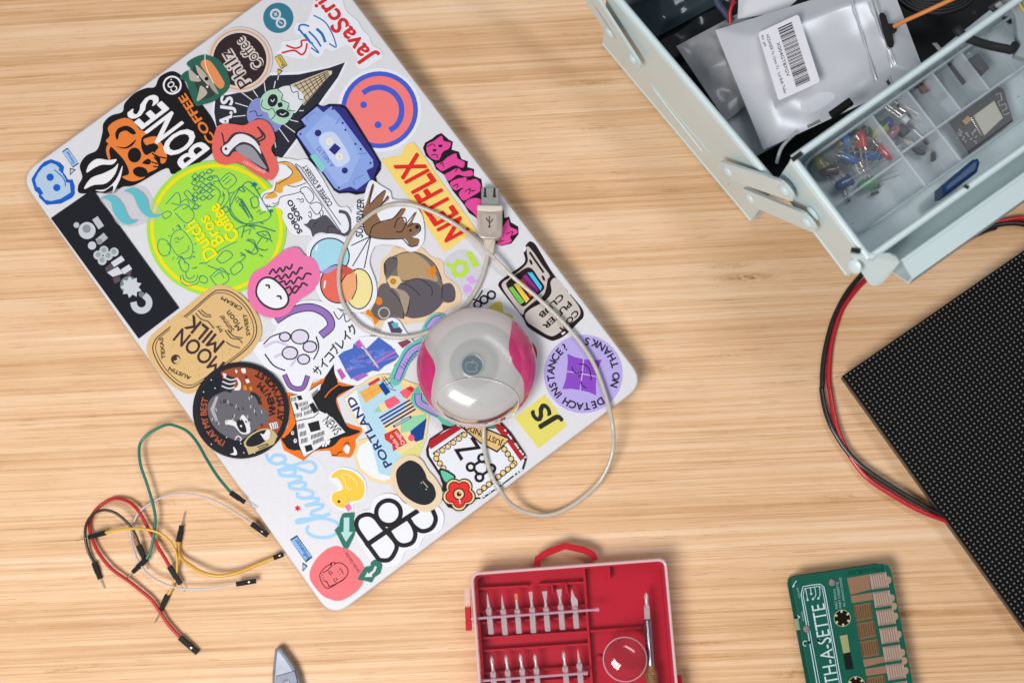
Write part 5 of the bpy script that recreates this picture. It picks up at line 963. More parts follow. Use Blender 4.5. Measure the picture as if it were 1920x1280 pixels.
_tc = _nt.nodes.new('ShaderNodeTexCoord'); _nz = _nt.nodes.new('ShaderNodeTexNoise'); _nz.inputs['Scale'].default_value = 85; _nz.inputs['Detail'].default_value = 5; _nt.links.new(_tc.outputs['Object'], _nz.inputs['Vector'])
_mr = _nt.nodes.new('ShaderNodeMapRange'); _mr.inputs[1].default_value = 0.735; _mr.inputs[2].default_value = 0.75; _nt.links.new(_nz.outputs['Fac'], _mr.inputs[0])
_mx = _nt.nodes.new('ShaderNodeMix'); _mx.data_type = 'RGBA'; _mx.inputs[7].default_value = (0.10, 0.10, 0.10, 1)
_src = _b.inputs['Base Color'].links[0].from_socket; _nt.links.new(_src, _mx.inputs[6]); _nt.links.new(_mr.outputs[0], _mx.inputs[0]); _nt.links.new(_mx.outputs[2], _b.inputs['Base Color'])
BZ = 0.100
c0 = P(1408, 414, 0); c1 = P(1131, 84, 0)
we = (c0 - c1).xy.normalized(); BW = (c0 - c1).length                       # along the end wall
bl = Vector((-we.y, we.x))                                                   # along the box, to the upper right
if bl.x < 0: bl = -bl
BL = 0.36
bc = (c0.xy + c1.xy) / 2 + bl * BL / 2
box = thing('toolbox', (bc.x, bc.y, 0), 'pale blue steel cantilever toolbox standing open with its tray swung out', 'toolbox')
def plate(pts, th, m, name, par):
    """thin plate from 3D outline points, thickened along its normal"""
    pts = [Vector(p) for p in pts]; n = Vector()
    for i in range(len(pts)): n += (pts[i] - pts[0]).cross(pts[(i + 1) % len(pts)] - pts[0])
    n.normalize(); k = len(pts); vs = [p + n * th / 2 for p in pts] + [p - n * th / 2 for p in pts]
    fs = [tuple(range(k)), tuple(range(2 * k - 1, k - 1, -1))] + [(k + i, k + (i + 1) % k, (i + 1) % k, i) for i in range(k)]
    return MB().add(vs, fs, m).build(name, par)
def v3(xy, z): return Vector((xy[0], xy[1], z))
def walls(a, b, cdir, length, z0, z1, par, th=0.0012, floor_z=None, taper=0.0):
    """open steel tray: a->b is the near end wall, cdir runs along it"""
    A, B = a.xy, b.xy; C_, D_ = B + cdir * length, A + cdir * length; t = (B - A).normalized()
    for p, q, nm in ((A, B, 'end_wall'), (B, C_, 'side_wall'), (D_, A, 'side_wall'), (C_, D_, 'end_wall')):
        plate([v3(p, z0), v3(q, z0), v3(q, z1), v3(p, z1)], th, STEEL, nm, par)
        MB().tube([v3(p, z1), v3(q, z1)], 0.0021, STEEL, 12).build('rolled_rim', par)
        MB().tube([v3(p, z1 - 0.006), v3(q, z1 - 0.006)], 0.0011, STEEL, 8).build('pressed_bead', par)
        MB().tube([v3(p, z0), v3(q, z0)], 0.0013, STEEL, 8).build('bottom_edge', par)
    return A, B, C_, D_
def floor_plate(A, B, C_, D_, z, par, m):
    MB().prism([tuple(A), tuple(B), tuple(C_), tuple(D_)], z, z + 0.0012, m).build('floor', par)
q4 = walls(c1, c0, bl, BL, 0.003, BZ, box); floor_plate(*q4, 0.0016, box, STEEL)
en = -bl                                                                     # outward from the end wall
# pressed panel with a raised maker's line on the end wall
def onwall(u, v, off=0.0008): return ray_wall(u, v, c0.xy + en * off, en)
pa = [onwall(1100 + x / K4, y / K4) for x, y in ((505, 665), (985, 1225))]
for k in range(2):
    a = onwall(1100 + (512 + 22 * k) / K4, (672 + 40 * k) / K4); b = onwall(1100 + (985 - 60 * k) / K4, (1222 - 8 * k) / K4)
    MB().tube([a, a + (b - a) * 0.5, b], 0.0003, STEEL, 6).build('embossed_line', box)
for s_ in (0.03, -0.03):                                                      # corner folds
    pass
# opened tray
TZ = 0.150; t0 = P(1487, 297, TZ); t1 = P(1629, 484, TZ)
tdir = (t1 - t0).xy.normalized(); tl_ = Vector((-tdir.y, tdir.x)); tl_ = tl_ if tl_.x > 0 else -tl_
TL_ = 0.345
tq = walls(t0, t1, tl_, TL_, 0.098, TZ, box); floor_plate(*tq, 0.0985, box, STEEL)
tn = -tl_
# half lid folded out beyond the tray, with its rounded end cheek
la = t1.xy + tdir * 0.0115 + tl_ * 0.0145; lb = la + tl_ * TL_
plate([v3(la, 0.146), v3(lb, 0.146), v3(lb + tdir * 0.0105, 0.142), v3(la + tdir * 0.0105, 0.142)], 0.0012, STEEL, 'lid_panel', box)
plate([v3(la + tdir * 0.0105, 0.142), v3(lb + tdir * 0.0105, 0.142), v3(lb + tdir * 0.0120, 0.130), v3(la + tdir * 0.0120, 0.130)], 0.0012, STEEL, 'lid_panel', box)
plate([v3(t1.xy + tdir * 0.001 + tl_ * 0.012, 0.113), v3(t1.xy + tdir * 0.001 + tl_ * TL_, 0.113), v3(lb + tdir * 0.0112, 0.1315), v3(la + tdir * 0.0112, 0.1315)], 0.0012, STEEL, 'lid_floor', box)
MB().tube([v3(la, 0.146), v3(lb, 0.146)], 0.0012, STEEL, 8).build('lid_edge', box)
ck = [VQ('T', x, y, z) for x, y, z in ((1255, 958, 0.150), (1420, 962, 0.152), (1580, 968, 0.152), (1625, 985, 0.150), (1650, 1020, 0.146), (1600, 1095, 0.138), (1520, 1180, 0.130), (1480, 1208, 0.127), (1440, 1212, 0.127), (1400, 1190, 0.129), (1340, 1095, 0.138))]
plate(ck, 0.0016, STEEL, 'lid_cheek', box)
# link arms: flat bars in front of the end walls
def arm(pa_, pb_, w, name='link_arm', riv=(True, True)):
    a, b = Vector(pa_), Vector(pb_); d = (b - a).normalized(); n = Vector((en.x, en.y, 0)); n = (n - d * n.dot(d)).normalized(); u = n.cross(d)
    out = []
    for k in range(9): an = math.pi / 2 + math.pi * k / 8; out.append(a + d * math.cos(an) * w / 2 + u * math.sin(an) * w / 2)
    for k in range(9): an = -math.pi / 2 + math.pi * k / 8; out.append(b + d * math.cos(an) * w / 2 + u * math.sin(an) * w / 2)
    o = plate(out, 0.0018, STEEL, name, box)
    for p, f in ((a, riv[0]), (b, riv[1])):
        if f: MB().lathe(p + n * 0.0008, [(0.0042, 0), (0.0040, 0.0007), (0.0028, 0.0016), (0.0010, 0.0019)], STEEL, 20, n).build('rivet', o)
    return a, b
bo = lambda u, v: ray_wall(u, v, c0.xy + en * 0.0055, en); to = lambda u, v: ray_wall(u, v, t0.xy + tn * 0.0055, tn)
A1 = bo(1300 + 285 / K4, 250 + 300 / K4); B1 = to(1300 + 735 / K4, 250 + 452 / K4); A2 = bo(1300 + 462 / K4, 250 + 515 / K4); B2 = to(1300 + 915 / K4, 250 + 705 / K4)
arm(A1, B1, 0.015); arm(A2, B2, 0.015)
A3 = bo(1100 + 375 / K4, 468 / K4); A4 = bo(1100 + 190 / K4, 255 / K4); dd = Vector((-we.x, -we.y, 0)) * 0.10 + Vector((0, 0, 0.055))
arm(A3, A3 + dd, 0.015); arm(A4, A4 + dd, 0.015)
for nm, p in (('a1', A1), ('b1', B1), ('a2', A2), ('b2', B2), ('a3', A3), ('a4', A4)): print(nm, [round(x, 3) for x in p])
# rivets on the tray wall and lid cheek
for (x, y) in ((775, 425), (960, 640)):
    p = ray_wall(1300 + x / K4, 250 + y / K4, t0.xy + tn * 0.001, tn); MB().lathe(p, [(0.0048, 0), (0.0046, 0.0008), (0.003, 0.0018), (0.001, 0.0021)], STEEL, 20, Vector((tn.x, tn.y, 0))).build('rivet', box)
p = VQ('T', 1292, 1062, 0.1435); MB().lathe(p, [(0.0045, 0), (0.0043, 0.0008), (0.003, 0.0017), (0.001, 0.0020)], STEEL, 20, Vector((tn.x, tn.y, 0.6))).build('rivet', box)
# black slots in the tray rims
for vw, x0, y0, x1, y1 in (('S', 612, 645, 632, 678), ('S', 1302, 88, 1318, 120), ('U', 1228, 630, 1264, 652), ('T', 790, 215, 868, 158), ('T', 1262, 930, 1335, 945)):
    MB().beam(VQ(vw, x0, y0, TZ + 0.0024), VQ(vw, x1, y1, TZ + 0.0024), 0.0016 if vw != 'T' else 0.0026, 0.0008, mat('bare dark slot', '#141416', 0.7)).build('rim_slot', box)

# ---- what lies in the box
DARK = mat('black floor block', '#0b0c0e', 0.7)
MB().prism([tuple(c1.xy + bl * 0.003 + we * 0.003), tuple(c0.xy + bl * 0.003 - we * 0.003), tuple(c0.xy + bl * (BL - 0.003) - we * 0.003), tuple(c1.xy + bl * (BL - 0.003) + we * 0.003)], 0.0035, 0.030, DARK).build('black_floor_block', box)  # black block covering the bottom of the box
def sheet(name, label, cat, corners, z, m, amp=0.003, freq=45, n=26, th=0.0016, zs=None, seed=0):
    """crumpled soft pouch over four pixel corners (ordered round)"""
    from mathutils import noise
    zs = zs or [z] * 4
    q = [P(a, b, zz) for (a, b), zz in zip(corners, zs)]; vs = []; fs = []
    for sgn in (0, 1):
        for j in range(n + 1):
            for i in range(n + 1):
                s_, t_ = i / n, j / n; p = q[0] * (1 - s_) * (1 - t_) + q[1] * s_ * (1 - t_) + q[2] * s_ * t_ + q[3] * (1 - s_) * t_
                e = min(s_, 1 - s_, t_, 1 - t_); w_ = min(1, e * 6)
                h = noise.noise(Vector((p.x * freq + seed, p.y * freq, 3.1 + seed))) * amp * w_ + noise.noise(Vector((p.x * freq * 3, p.y * freq * 3 + seed, 1.7))) * amp * 0.20 * w_
                vs.append(p + Vector((0, 0, (h + amp * 0.6 * w_) if sgn == 0 else -th)))
    N1 = (n + 1) ** 2
    for j in range(n):
        for i in range(n):
            a = j * (n + 1) + i; fs.append((a, a + 1, a + n + 2, a + n + 1)); fs.append((N1 + a, N1 + a + n + 1, N1 + a + n + 2, N1 + a + 1))
    edge = [i for i in range(n)] + [j * (n + 1) + n for j in range(n)] + [n * (n + 1) + n - i for i in range(n)] + [(n - j) * (n + 1) for j in range(n)]
    for k in range(len(edge)): a, b = edge[k], edge[(k + 1) % len(edge)]; fs.append((a, N1 + a, N1 + b, b))
    cc_ = sum(q, Vector()) / 4; o = thing(name, (cc_.x, cc_.y, min(zs)), label, cat)
    MB().add(vs, fs, m, True).build('pouch' if 'bag' in name else 'sheet', o)
    return o, q
SILV = mat('silvery film', (0.56, 0.575, 0.625), 0.27, metal=0.15, noise=0.10, nscale=25, spec=0.5)
GREYF = mat('smoke grey film', (0.31, 0.31, 0.325), 0.25, noise=0.25, nscale=40)
PALEF = mat('pale grey film', (0.54, 0.54, 0.58), 0.3, noise=0.08, nscale=20)
GREENF = mat('dark green glossy film', (0.035, 0.055, 0.065), 0.12, noise=0.3, nscale=50)
BLKF = mat('black glossy film', (0.012, 0.013, 0.016), 0.15)
sheet('plastic_bag', 'dark green glossy bag in the far corner of the toolbox', 'bag', [(1160, 20), (1232, 70), (1360, 0), (1330, -60)], 0.045, GREENF, 0.006, 40, seed=5)
sheet('plastic_bag', 'black glossy pouch beside the grey bag in the toolbox', 'bag', [(1236, 75), (1256, 118), (1420, 30), (1380, -30)], 0.040, BLKF, 0.004, 40, seed=8)
sheet('plastic_bag', 'pale grey bag lowest under the silver bag in the toolbox', 'bag', [(1356, 215), (1405, 300), (1640, 170), (1590, 80)], 0.058, PALEF, 0.003, 25, seed=2)
sheet('plastic_bag', 'smoky grey translucent bag left of the silver bag', 'bag', [(1268, 87), (1362, 228), (1480, 130), (1398, 18)], 0.066, GREYF, 0.005, 45, seed=9)
sheet('paper_card', 'plain white card behind the silver bag', 'card', [(1383, 36), (1470, 22), (1540, -40), (1388, -60)], 0.068, mat('white card', '#dcdde4', 0.6), 0.0006, 20)
big, bq = sheet('silver_bag', 'large silver zip bag with a barcode label in the toolbox', 'bag', [(1341, 57), (1432, 281), (1735, 140), (1665, -45)], 0.080, SILV, 0.0100, 15, 44, seed=1, zs=[0.074, 0.074, 0.086, 0.086])
# its label, hang hole and seal lines, following the bag
def bagpt(u, v, lift=0.0):
    o = Vector((0, 0, CAMH)); d = RW @ Vector(((u - 960) / FPX, (v - 640) / FPX, 1.0)); n = (bq[1] - bq[0]).cross(bq[3] - bq[0]).normalized()
    return o + d * ((bq[0] + Vector((0, 0, lift)) - o).dot(n) / d.dot(n))
def lab_poly(pts, m, lift, mb):
    w = [bagpt(a, b, lift) for a, b in pts]; n = len(w); ar = sum(w[i].x * w[(i + 1) % n].y - w[(i + 1) % n].x * w[i].y for i in range(n)); w = w if ar > 0 else w[::-1]
    mb.add(w, [tuple(range(n))], m)
LB0 = 0.0098; L0, L1, L2, L3 = (1421, 62), (1497, 27), (1538, 154), (1460, 189)
def lp(s_, t_): return tuple(L0[k] * (1 - s_) * (1 - t_) + L1[k] * s_ * (1 - t_) + L2[k] * s_ * t_ + L3[k] * (1 - s_) * t_ for k in (0, 1))
lb_ = MB(); w = [bagpt(*lp(*a), LB0) for a in ((0, 0.03), (0.04, 0), (0.96, 0), (1, 0.03), (1, 0.97), (0.96, 1), (0.04, 1), (0, 0.97))]
lb_.add(w + [p - Vector((0, 0, 0.0012)) for p in w], [tuple(range(7, -1, -1)), tuple(range(8, 16))] + [(i, (i + 1) % 8, 8 + (i + 1) % 8, 8 + i) for i in range(8)], mat('white label paper', '#dfdfe8', 0.55))
labo = lb_.build('label', big)
bars = MB(); t_ = 0.06; rb = random.Random(11); INKB = mat('label ink', '#26262c', 0.6)
while t_ < 0.93:
    w_ = rb.choice((0.007, 0.007, 0.013, 0.019)); lab_poly([lp(0.46, t_), lp(0.80, t_), lp(0.80, t_ + w_), lp(0.46, t_ + w_)], INKB, LB0 + 0.0002, bars); t_ += w_ + rb.choice((0.007, 0.008, 0.014))
tag(bars.build('barcode', labo), kind='stuff')
def bag_text(txt, s_, ta, tb, h):
    vs, fs = glyphs(txt, 0.0); x0 = min(v[0] for v in vs); x1 = max(v[0] for v in vs)
    w = [bagpt(*lp(s_ + h * v[1] / CAP, ta + (tb - ta) * (v[0] - x0) / (x1 - x0)), LB0 + 0.0002) for v in vs]; return w, fs
tx = MB()
for txt, s_, ta, tb, h in (('X004GT87GV', 0.33, 0.24, 0.74, 0.075), ('HCDASER 7x 15mm Tx   Lot Bulk Teller', 0.16, 0.08, 0.95, 0.065), ('Kit  Jah', 0.05, 0.06, 0.22, 0.055)): w, fs = bag_text(txt, s_, ta, tb, h); tx.add(w, fs, INKB)
tx.build('lettering', labo)
hh = MB(); SX = lambda x, y: (1520 + x / K4, y / K4)
ell = lambda cx, cy, a, b, rot, n=20: [(cx + a * math.cos(k * 2 * math.pi / n) * math.cos(rot) - b * math.sin(k * 2 * math.pi / n) * math.sin(rot), cy + a * math.cos(k * 2 * math.pi / n) * math.sin(rot) + b * math.sin(k * 2 * math.pi / n) * math.cos(rot)) for k in range(n)]
lab_poly([SX(*a) for a in ((545, 125), (560, 102), (585, 105), (605, 130), (622, 190), (660, 190), (690, 215), (688, 255), (655, 275), (668, 340), (660, 380), (635, 388), (612, 370), (575, 250))], mat('hang hole dark', '#0c0d10', 0.8), 0.0080, hh); hh.build('hang_hole', big)
for xa, ya, xb, yb in ((330, 0, 525, 640), (480, 0, 650, 540), (510, 0, 680, 520)):
    a, b = SX(xa, ya), SX(xb, yb); MB().tube([bagpt(a[0] + (b[0] - a[0]) * k / 8, a[1] + (b[1] - a[1]) * k / 8, 0.0062 + 0.0008 * math.sin(k * 2.1)) for k in range(9)], 0.0005, SILV, 6).build('seal_line', big)
# loose wires and cords in the box
def cord(name, label, cat, pts, r, m, part='strand'):
    p = cat_rom([P(*a) for a in pts], 6); o = thing(name, tuple(p[len(p) // 2]), label, cat); MB().tube(p, r, m, 10).build(part, o); return o
cord('red_wire', 'thin red wire dropping behind the silver bag', 'wire', [(1378, -20, 0.085), (1374, 5, 0.084), (1369, 22, 0.082), (1369, 44, 0.079)], 0.0011, mat('red wire skin', '#b01a22', 0.35))
cord('orange_wire', 'orange wire running out of the bag hang hole', 'wire', [(1676, 50, 0.094), (1700, 38, 0.100), (1740, 20, 0.108), (1800, -8, 0.115)], 0.0013, mat('orange wire skin', '#d98545', 0.4))
cord('braided_cord', 'dark blue braided cord at the top of the toolbox', 'cord', [(1335, -20, 0.075), (1345, 5, 0.073), (1358, 22, 0.071), (1372, 40, 0.068)], 0.0022, mat('braided blue', '#39415f', 0.6, noise=0.6, nscale=700))
for k in range(5):
    cord('black_cable', f'black coiled cable, {("outermost", "second", "third", "fourth", "innermost")[k]} turn behind the silver bag', 'cable', [(1660 + 12 * k, -30, 0.06), (1700 + 6 * k, 12 - 3 * k, 0.061), (1760, 26 - 6 * k, 0.062), (1815 - 6 * k, 8 - 3 * k, 0.061), (1830 - 12 * k, -30, 0.06)], 0.0017, mat('black cable', '#17181a', 0.45))
cord('clear_tube', 'thin clear tube curling at the near corner of the toolbox', 'tube', [(1496, 246, 0.088), (1478, 262, 0.090), (1464, 280, 0.090), (1456, 306, 0.086)], 0.0011, mat('clear tubing', '#b6bcc0', 0.15, alpha=0.55))
p = [(1514, 238, 0.098), (1538, 226, 0.100), (1560, 215, 0.100)]
o = cord('probe_lead', 'black-tipped metal probe under the tray rim', 'probe', p[:2], 0.0009, PIN, 'rod'); MB().tube([P(*a) for a in ((1558, 217, 0.100), (1596, 190, 0.102))], 0.0026, BKP, 10).build('grip', o)

# ---- clear parts organiser in the tray
OZ0, OZ1 = 0.1002, 0.128
ORGM = mat('cloudy clear organiser', (0.60, 0.68, 0.72), 0.3, alpha=0.28); ORGW = mat('cloudy clear divider', (0.60, 0.67, 0.74), 0.3, alpha=0.40)
oa = t0.xy + tl_ * 0.007 + tdir * 0.003; ob = t0.xy + tl_ * 0.007 + tdir * 0.0535
orq = [oa, ob, ob + tl_ * 0.19, oa + tl_ * 0.19]; oc = sum(orq, Vector((0, 0))) / 4
orgz = thing('parts_organiser', (oc.x, oc.y, OZ0), 'cloudy clear divided parts box lying in the toolbox tray', 'organiser')
rp = round_poly([tuple(p) for p in orq], 0.009, 6); MB().prism(rp, OZ0, OZ0 + 0.0012, ORGM).build('bottom', orgz)
n = len(rp); MB().add([v3(p, OZ0) for p in rp] + [v3(p, OZ1) for p in rp], [(i, (i + 1) % n, n + (i + 1) % n, n + i) for i in range(n)], ORGM, True).build('side', orgz)
MB().tube([v3(p, OZ1) for p in rp + rp[:1]], 0.0009, mat('organiser lip', '#b4c2ca', 0.2, alpha=0.6, coat=0.4), 8).build('lip', orgz)
def oq(s_, t_): return oa + tl_ * s_ + tdir * t_
OW = 0.0505
for (s0, t0_, s1, t1_) in ((0.0, 0.0295, 0.050, 0.0295), (0.050, 0.0, 0.050, OW), (0.0745, 0.0, 0.0745, OW), (0.050, 0.027, 0.19, 0.027), (0.092, 0.0, 0.092, 0.027), (0.112, 0.0, 0.112, 0.027), (0.142, 0, 0.142, OW)):
    a, b = oq(s0 + 0.0003, t0_), oq(s1, t1_); plate([v3(a, OZ0 + 0.0013), v3(b, OZ0 + 0.0013), v3(b, OZ1 - 0.002), v3(a, OZ1 - 0.002)], 0.0012, ORGW, 'divider', orgz)
clip = MB(); clip.slab([tuple(p.xy) for p in (VQ('U', x, y, 0.126) for x, y in ((1062, 620), (1300, 420), (1345, 408), (1362, 440), (1340, 520), (1110, 690), (1065, 702)))], 0.108, 0.126, mat('navy latch', (0.006, 0.045, 0.15), 0.35), 0.002); clip.build('latch', orgz)
MB().prism(round_poly([tuple(p) for p in (oq(0.003, 0.003), oq(0.003, OW - 0.003), oq(0.187, OW - 0.003), oq(0.187, 0.003))], 0.006, 5), OZ1 + 0.0002, OZ1 + 0.0010, mat('frosted organiser lid', (0.62, 0.66, 0.72), 0.4, alpha=0.04)).build('lid', orgz)
def in_org(p, m_=0.0025):
    r_ = p.xy - oa; s_ = min(0.185, max(m_, r_.dot(tl_))); t_ = min(OW - m_, max(m_, r_.dot(tdir))); q = oa + tl_ * s_ + tdir * t_; return Vector((q.x, q.y, p.z))
def diode(label, colr, u, v, z, ang, lead_, view):
    """LED: domed body, flange, two legs"""
    p = in_org(VQ(view, u, v, z), 0.007); d = Vector((math.cos(ang), math.sin(ang), 0.08)).normalized(); o = thing('light_emitting_diode', tuple(p), label, 'LED', 'loose LEDs in the parts box')
    m = mat('diode ' + colr, colr, 0.2, coat=0.5, alpha=0.88)
    MB().lathe(p, [(0.0036, 0), (0.0036, 0.0012), (0.0031, 0.0013), (0.0031, 0.0068), (0.0026, 0.0088), (0.0015, 0.0100), (0.0002, 0.0104)], m, 18, d).build('bulb', o)
    x = Vector((-d.y, d.x, 0)).normalized()
    for k in (-1, 1): MB().tube([p + x * 0.0013 * k, in_org(p + x * 0.0013 * k - d * lead_ * 0.5), in_org(p + x * 0.0016 * k - d * lead_)], 0.00028, PIN, 6).build('leg', o)
D1 = [('red LED beside the blue one, near the compartment divider', '#b3262c', 555, 310, 0.110, -0.9), ('red LED higher up among the yellow ones', '#a8262c', 415, 330, 0.113, 1.7), ('blue LED below the two red ones', '#24518f', 555, 380, 0.108, 3.3), ('blue LED at the upper left of the compartment', '#2b5c9c', 190, 300, 0.110, -0.5), ('blue LED lowest in the compartment', '#2a5590', 320, 580, 0.108, 3.7), ('pale yellow LED at the far left corner', '#a9a468', 30, 400, 0.108, 2.2), ('pale yellow LED between red and green ones', '#b3b064', 460, 180, 0.113, 0.3), ('dark green LED at the top of the compartment', '#2b6b47', 400, 110, 0.113, 0.6), ('clear yellow LED in the middle of the heap', '#a59c66', 330, 300, 0.106, 2.8), ('bright green LED alone in the empty compartment', '#3f9a5c', 510, 600, 0.106, 3.5), ('navy LED near the top of the heap', '#27457f', 560, 205, 0.112, 0.9), ('brown LED at the left bottom of the heap', '#6a5248', 210, 500, 0.106, 3.4), ('olive yellow LED under the navy one', '#8f8a4c', 500, 240, 0.107, 1.4), ('grey blue LED low in the heap', '#3d5570', 260, 430, 0.106, 0.4), ('dull yellow LED at the lower left edge', '#948e52', 130, 470, 0.107, 2.6), ('deep green LED near the back wall', '#2f5f44', 330, 190, 0.108, 1.1), ('light blue LED beside the dark box part', '#4a74a8', 270, 270, 0.110, 2.0), ('pink clear LED against the divider', '#b77a8c', 600, 260, 0.110, 0.8)]
for lb, cc_, u, v, z, a in D1: diode(lb, cc_, u, v, z, a, 0.016, 'U')
r5 = random.Random(21)
hb = MB()
for k in range(60):
    p = VQ('U', r5.uniform(120, 620), r5.uniform(130, 470), r5.uniform(0.108, 0.116)); a = r5.choice((0.9, 1.0, 0.75, 2.2, 0.2)) + r5.uniform(-0.25, 0.25); p = in_org(p, 0.004); hb.tube([p, in_org(p + Vector((math.cos(a), math.sin(a), r5.uniform(-0.1, 0.1))) * r5.uniform(0.010, 0.022), 0.003)], 0.00025, PIN, 5)
tag(hb.build('loose_leads', None, (0, 0, 0)), 'heap of fine silver component leads in the parts box', 'leads', kind='stuff')
# small black components
def chip(label, view, pts, z, h, colr='#232428', legs=0):
    w = [VQ(view, a, b, z + h) for a, b in pts]; c = sum(w, Vector()) / len(w); o = thing('electronic_component', (c.x, c.y, z), label, 'component')
    MB().slab([tuple(p.xy) for p in w], z, z + h, mat('component ' + colr, colr, 0.4), 0.0005).build('body', o)
    for k in range(legs):
        a = w[0] + (w[1] - w[0]) * (k + 0.5) / legs; d = (w[0] - w[-1]).normalized(); MB().tube([v3(a.xy, z + h * 0.4), v3((a + d * 0.004).xy, z + h * 0.3), v3((a + d * 0.010).xy, z + 0.0006)], 0.0003, PIN, 5).build('leg', o)
    return o
chip('black box-shaped part by the far divider', 'S', ((1255, 480), (1340, 425), (1432, 545), (1385, 590), (1290, 520)), 0.104, 0.008, '#2c3338', 2)
chip('tiny black square chip in the middle compartment', 'S', ((1042, 740), (1085, 725), (1098, 775), (1055, 795)), 0.103, 0.002, '#26272b', 3)
chip('black header strip by the organiser edge', 'S', ((1075, 435), (1110, 430), (1265, 640), (1240, 660)), 0.104, 0.006, '#2a2b31', 6)
chip('dark part with brown disc beside the divider', 'S', ((810, 620), (960, 530), (985, 640), (850, 690)), 0.103, 0.006, '#3a3133')
chip('brown capacitor under the dark part', 'S', ((870, 690), (960, 630), (970, 720), (900, 740)), 0.106, 0.004, '#6b4238', 4)
chip('long dark chip lying beneath clear LEDs', 'S', ((700, 830), (780, 750), (890, 890), (830, 930)), 0.102, 0.005, '#26272c', 4)
chip('dark square socket at the lower divider', 'S', ((690, 1020), (740, 980), (800, 1050), (745, 1090)), 0.103, 0.006, '#1f2024')
chip('dark bent transistor in the lower compartment', 'U', ((900, 260), (990, 205), (1025, 250), (940, 300)), 0.103, 0.004, '#2b2c30', 3)
chip('black transistor beside the navy latch', 'U', ((972, 365), (1000, 362), (1005, 425), (975, 430)), 0.103, 0.004, '#222327', 3)
chip('heap of black transistors at the divider', 'U', ((815, 320), (920, 345), (925, 375), (870, 370)), 0.103, 0.005, '#26272b', 3)
chip('small black transistor by the green LED', 'U', ((500, 625), (545, 612), (568, 640), (515, 655)), 0.1025, 0.003, '#222327', 2)
chip('smaller black transistor under the green LED', 'U', ((485, 690), (545, 670), (550, 690), (495, 706)), 0.1025, 0.003, '#222327', 2)
chip('brown strip resistor at the organiser edge', 'U', ((285, 715), (305, 702), (325, 752), (305, 760)), 0.1025, 0.002, '#5a4238', 2)
chip('clear square LED in the upper compartment', 'S', ((708, 935), (755, 905), (800, 950), (770, 985)), 0.108, 0.005, '#b9bfc6', 2)
chip('clear round LED at the top compartment', 'S', ((665, 740), (700, 705), (740, 730), (720, 790), (680, 790)), 0.108, 0.006, '#a8b0b4', 2)
chip('bright metal crystal can in the compartment', 'S', ((830, 945), (885, 890), (902, 965), (875, 975)), 0.106, 0.004, '#b9bcc0', 2)
# microcontroller board
w = [VQ('S', a, b, 0.108) for a, b in ((1108, 965), (1490, 688), (1545, 715), (1622, 970), (1275, 1228))]
c = sum(w, Vector()) / 5; mc = thing('microcontroller_board', (c.x, c.y, 0.104), 'dark microcontroller board with a metal shield in the parts box', 'circuit board')
MB().prism([tuple(p.xy) for p in w], 0.1065, 0.1080, mat('black solder mask', '#24262b', 0.4, noise=0.2, nscale=200)).build('board', mc)
w = [VQ('S', a, b, 0.1105) for a, b in ((1300, 925), (1470, 800), (1500, 860), (1545, 945), (1390, 1092))]; MB().slab([tuple(p.xy) for p in w], 0.108, 0.1105, mat('shield can', '#8b897f', 0.35, metal=0.5), 0.0004).build('shield', mc)
an = cat_rom([VQ('S', a, b, 0.1083) for a, b in ((1480, 760), (1520, 745), (1530, 800), (1500, 815), (1510, 850), (1560, 830), (1570, 870), (1530, 890), (1540, 925), (1590, 905))], 1); MB().tube(an, 0.0003, mat('antenna trace', '#b8b6ae', 0.4), 5).build('antenna', mc)
for k in range(10): a, b = (1280 + 9 * k, 950 + 15 * k), (1305 + 9 * k, 940 + 15 * k); MB().beam(VQ('S', *a, 0.1084), VQ('S', *b, 0.1084), 0.0005, 0.0004, PIN).build('solder_pad', mc)
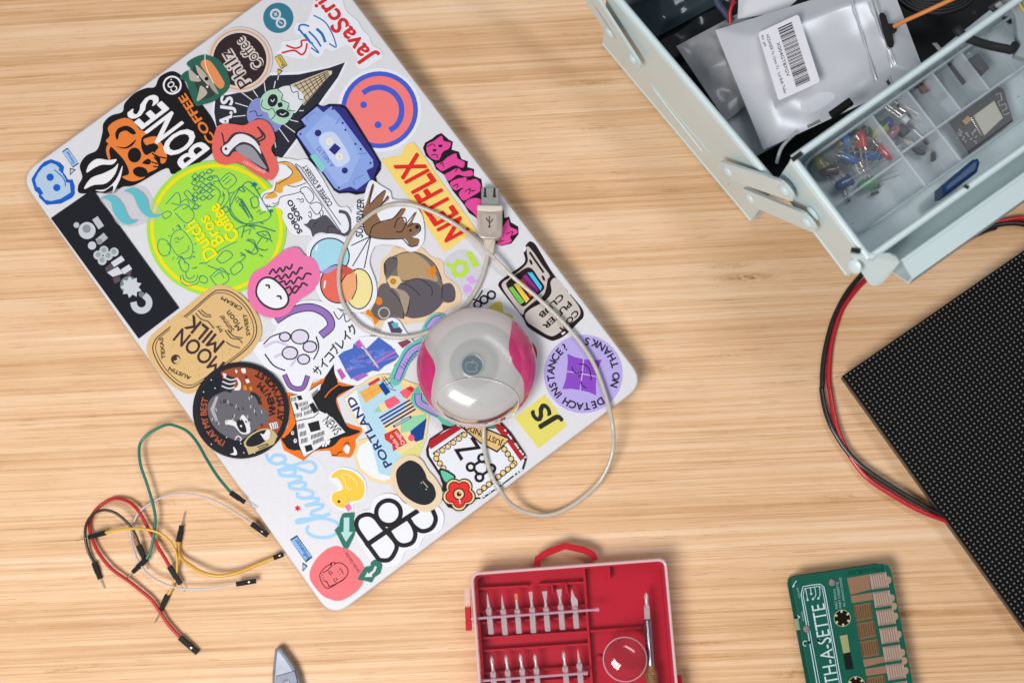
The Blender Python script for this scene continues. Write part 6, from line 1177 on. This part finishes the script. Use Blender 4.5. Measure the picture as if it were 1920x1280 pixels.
for x, y in ((1225, 985), (1245, 965)): MB().beam(VQ('S', x, y, 0.109), VQ('S', x + 25, y - 18, 0.109), 0.003, 0.0016, mat('amber part', '#a9814c', 0.4)).build('capacitor', mc)
rr_ = random.Random(4); sm = MB()
for k in range(22): p = VQ('S', rr_.uniform(1170, 1330), rr_.uniform(1040, 1150), 0.1085); sm.beam(p, p + Vector((rr_.uniform(-1, 1), rr_.uniform(-1, 1), 0)).normalized() * 0.0014, 0.0007, 0.0006, mat('tiny smd', '#9a9a96', 0.4))
tag(sm.build('surface_parts', mc), kind='stuff')
# things at the far end of the tray
cord('black_hose', 'short curved black cable over the far end of the parts box', 'cable', [(1520 + a / K4, b / K4, z) for a, b, z in ((1165, 225, 0.150), (1220, 285, 0.148), (1330, 335, 0.146), (1450, 370, 0.144), (1560, 392, 0.143), (1610, 400, 0.142), (1640, 360, 0.140))], 0.0025, mat('matt black hose', '#1d1f1f', 0.55))
w = [VQ('S', a, b, 0.125) for a, b in ((1420, 60), (1560, -40), (1650, 180), (1600, 190))]; o = thing('small_circuit_board', tuple(w[0]), 'small black circuit board at the far end of the tray', 'circuit board'); MB().prism([tuple(p.xy) for p in w], 0.1235, 0.125, mat('black solder mask', '#24262b', 0.4)).build('board', o)
for k in range(5): p = VQ('S', 1480 + 25 * k, 55 + 22 * k, 0.1262); MB().beam(p, p + Vector((0.003, 0.002, 0)), 0.002, 0.0016, mat('pale part', '#b7bcc0', 0.4)).build('chip', o)
w = [VQ('S', a, b, 0.140) for a, b in ((1555, -20), (1760, -30), (1760, 480), (1640, 440), (1660, 300), (1640, 130))]; o = thing('grey_tape_reel', tuple(w[0]), 'round grey printed disc at the right edge of the tray', 'disc'); MB().slab([tuple(p.xy) for p in w], 0.134, 0.140, mat('grey reel', '#8f9a9e', 0.5), 0.0008).build('disc', o)
MB().tube([VQ('S', 1655, 0, 0.1406), VQ('S', 1712, 100, 0.1406)], 0.0008, mat('yellow line', '#c9b04a', 0.5), 6).build('yellow_line', o)
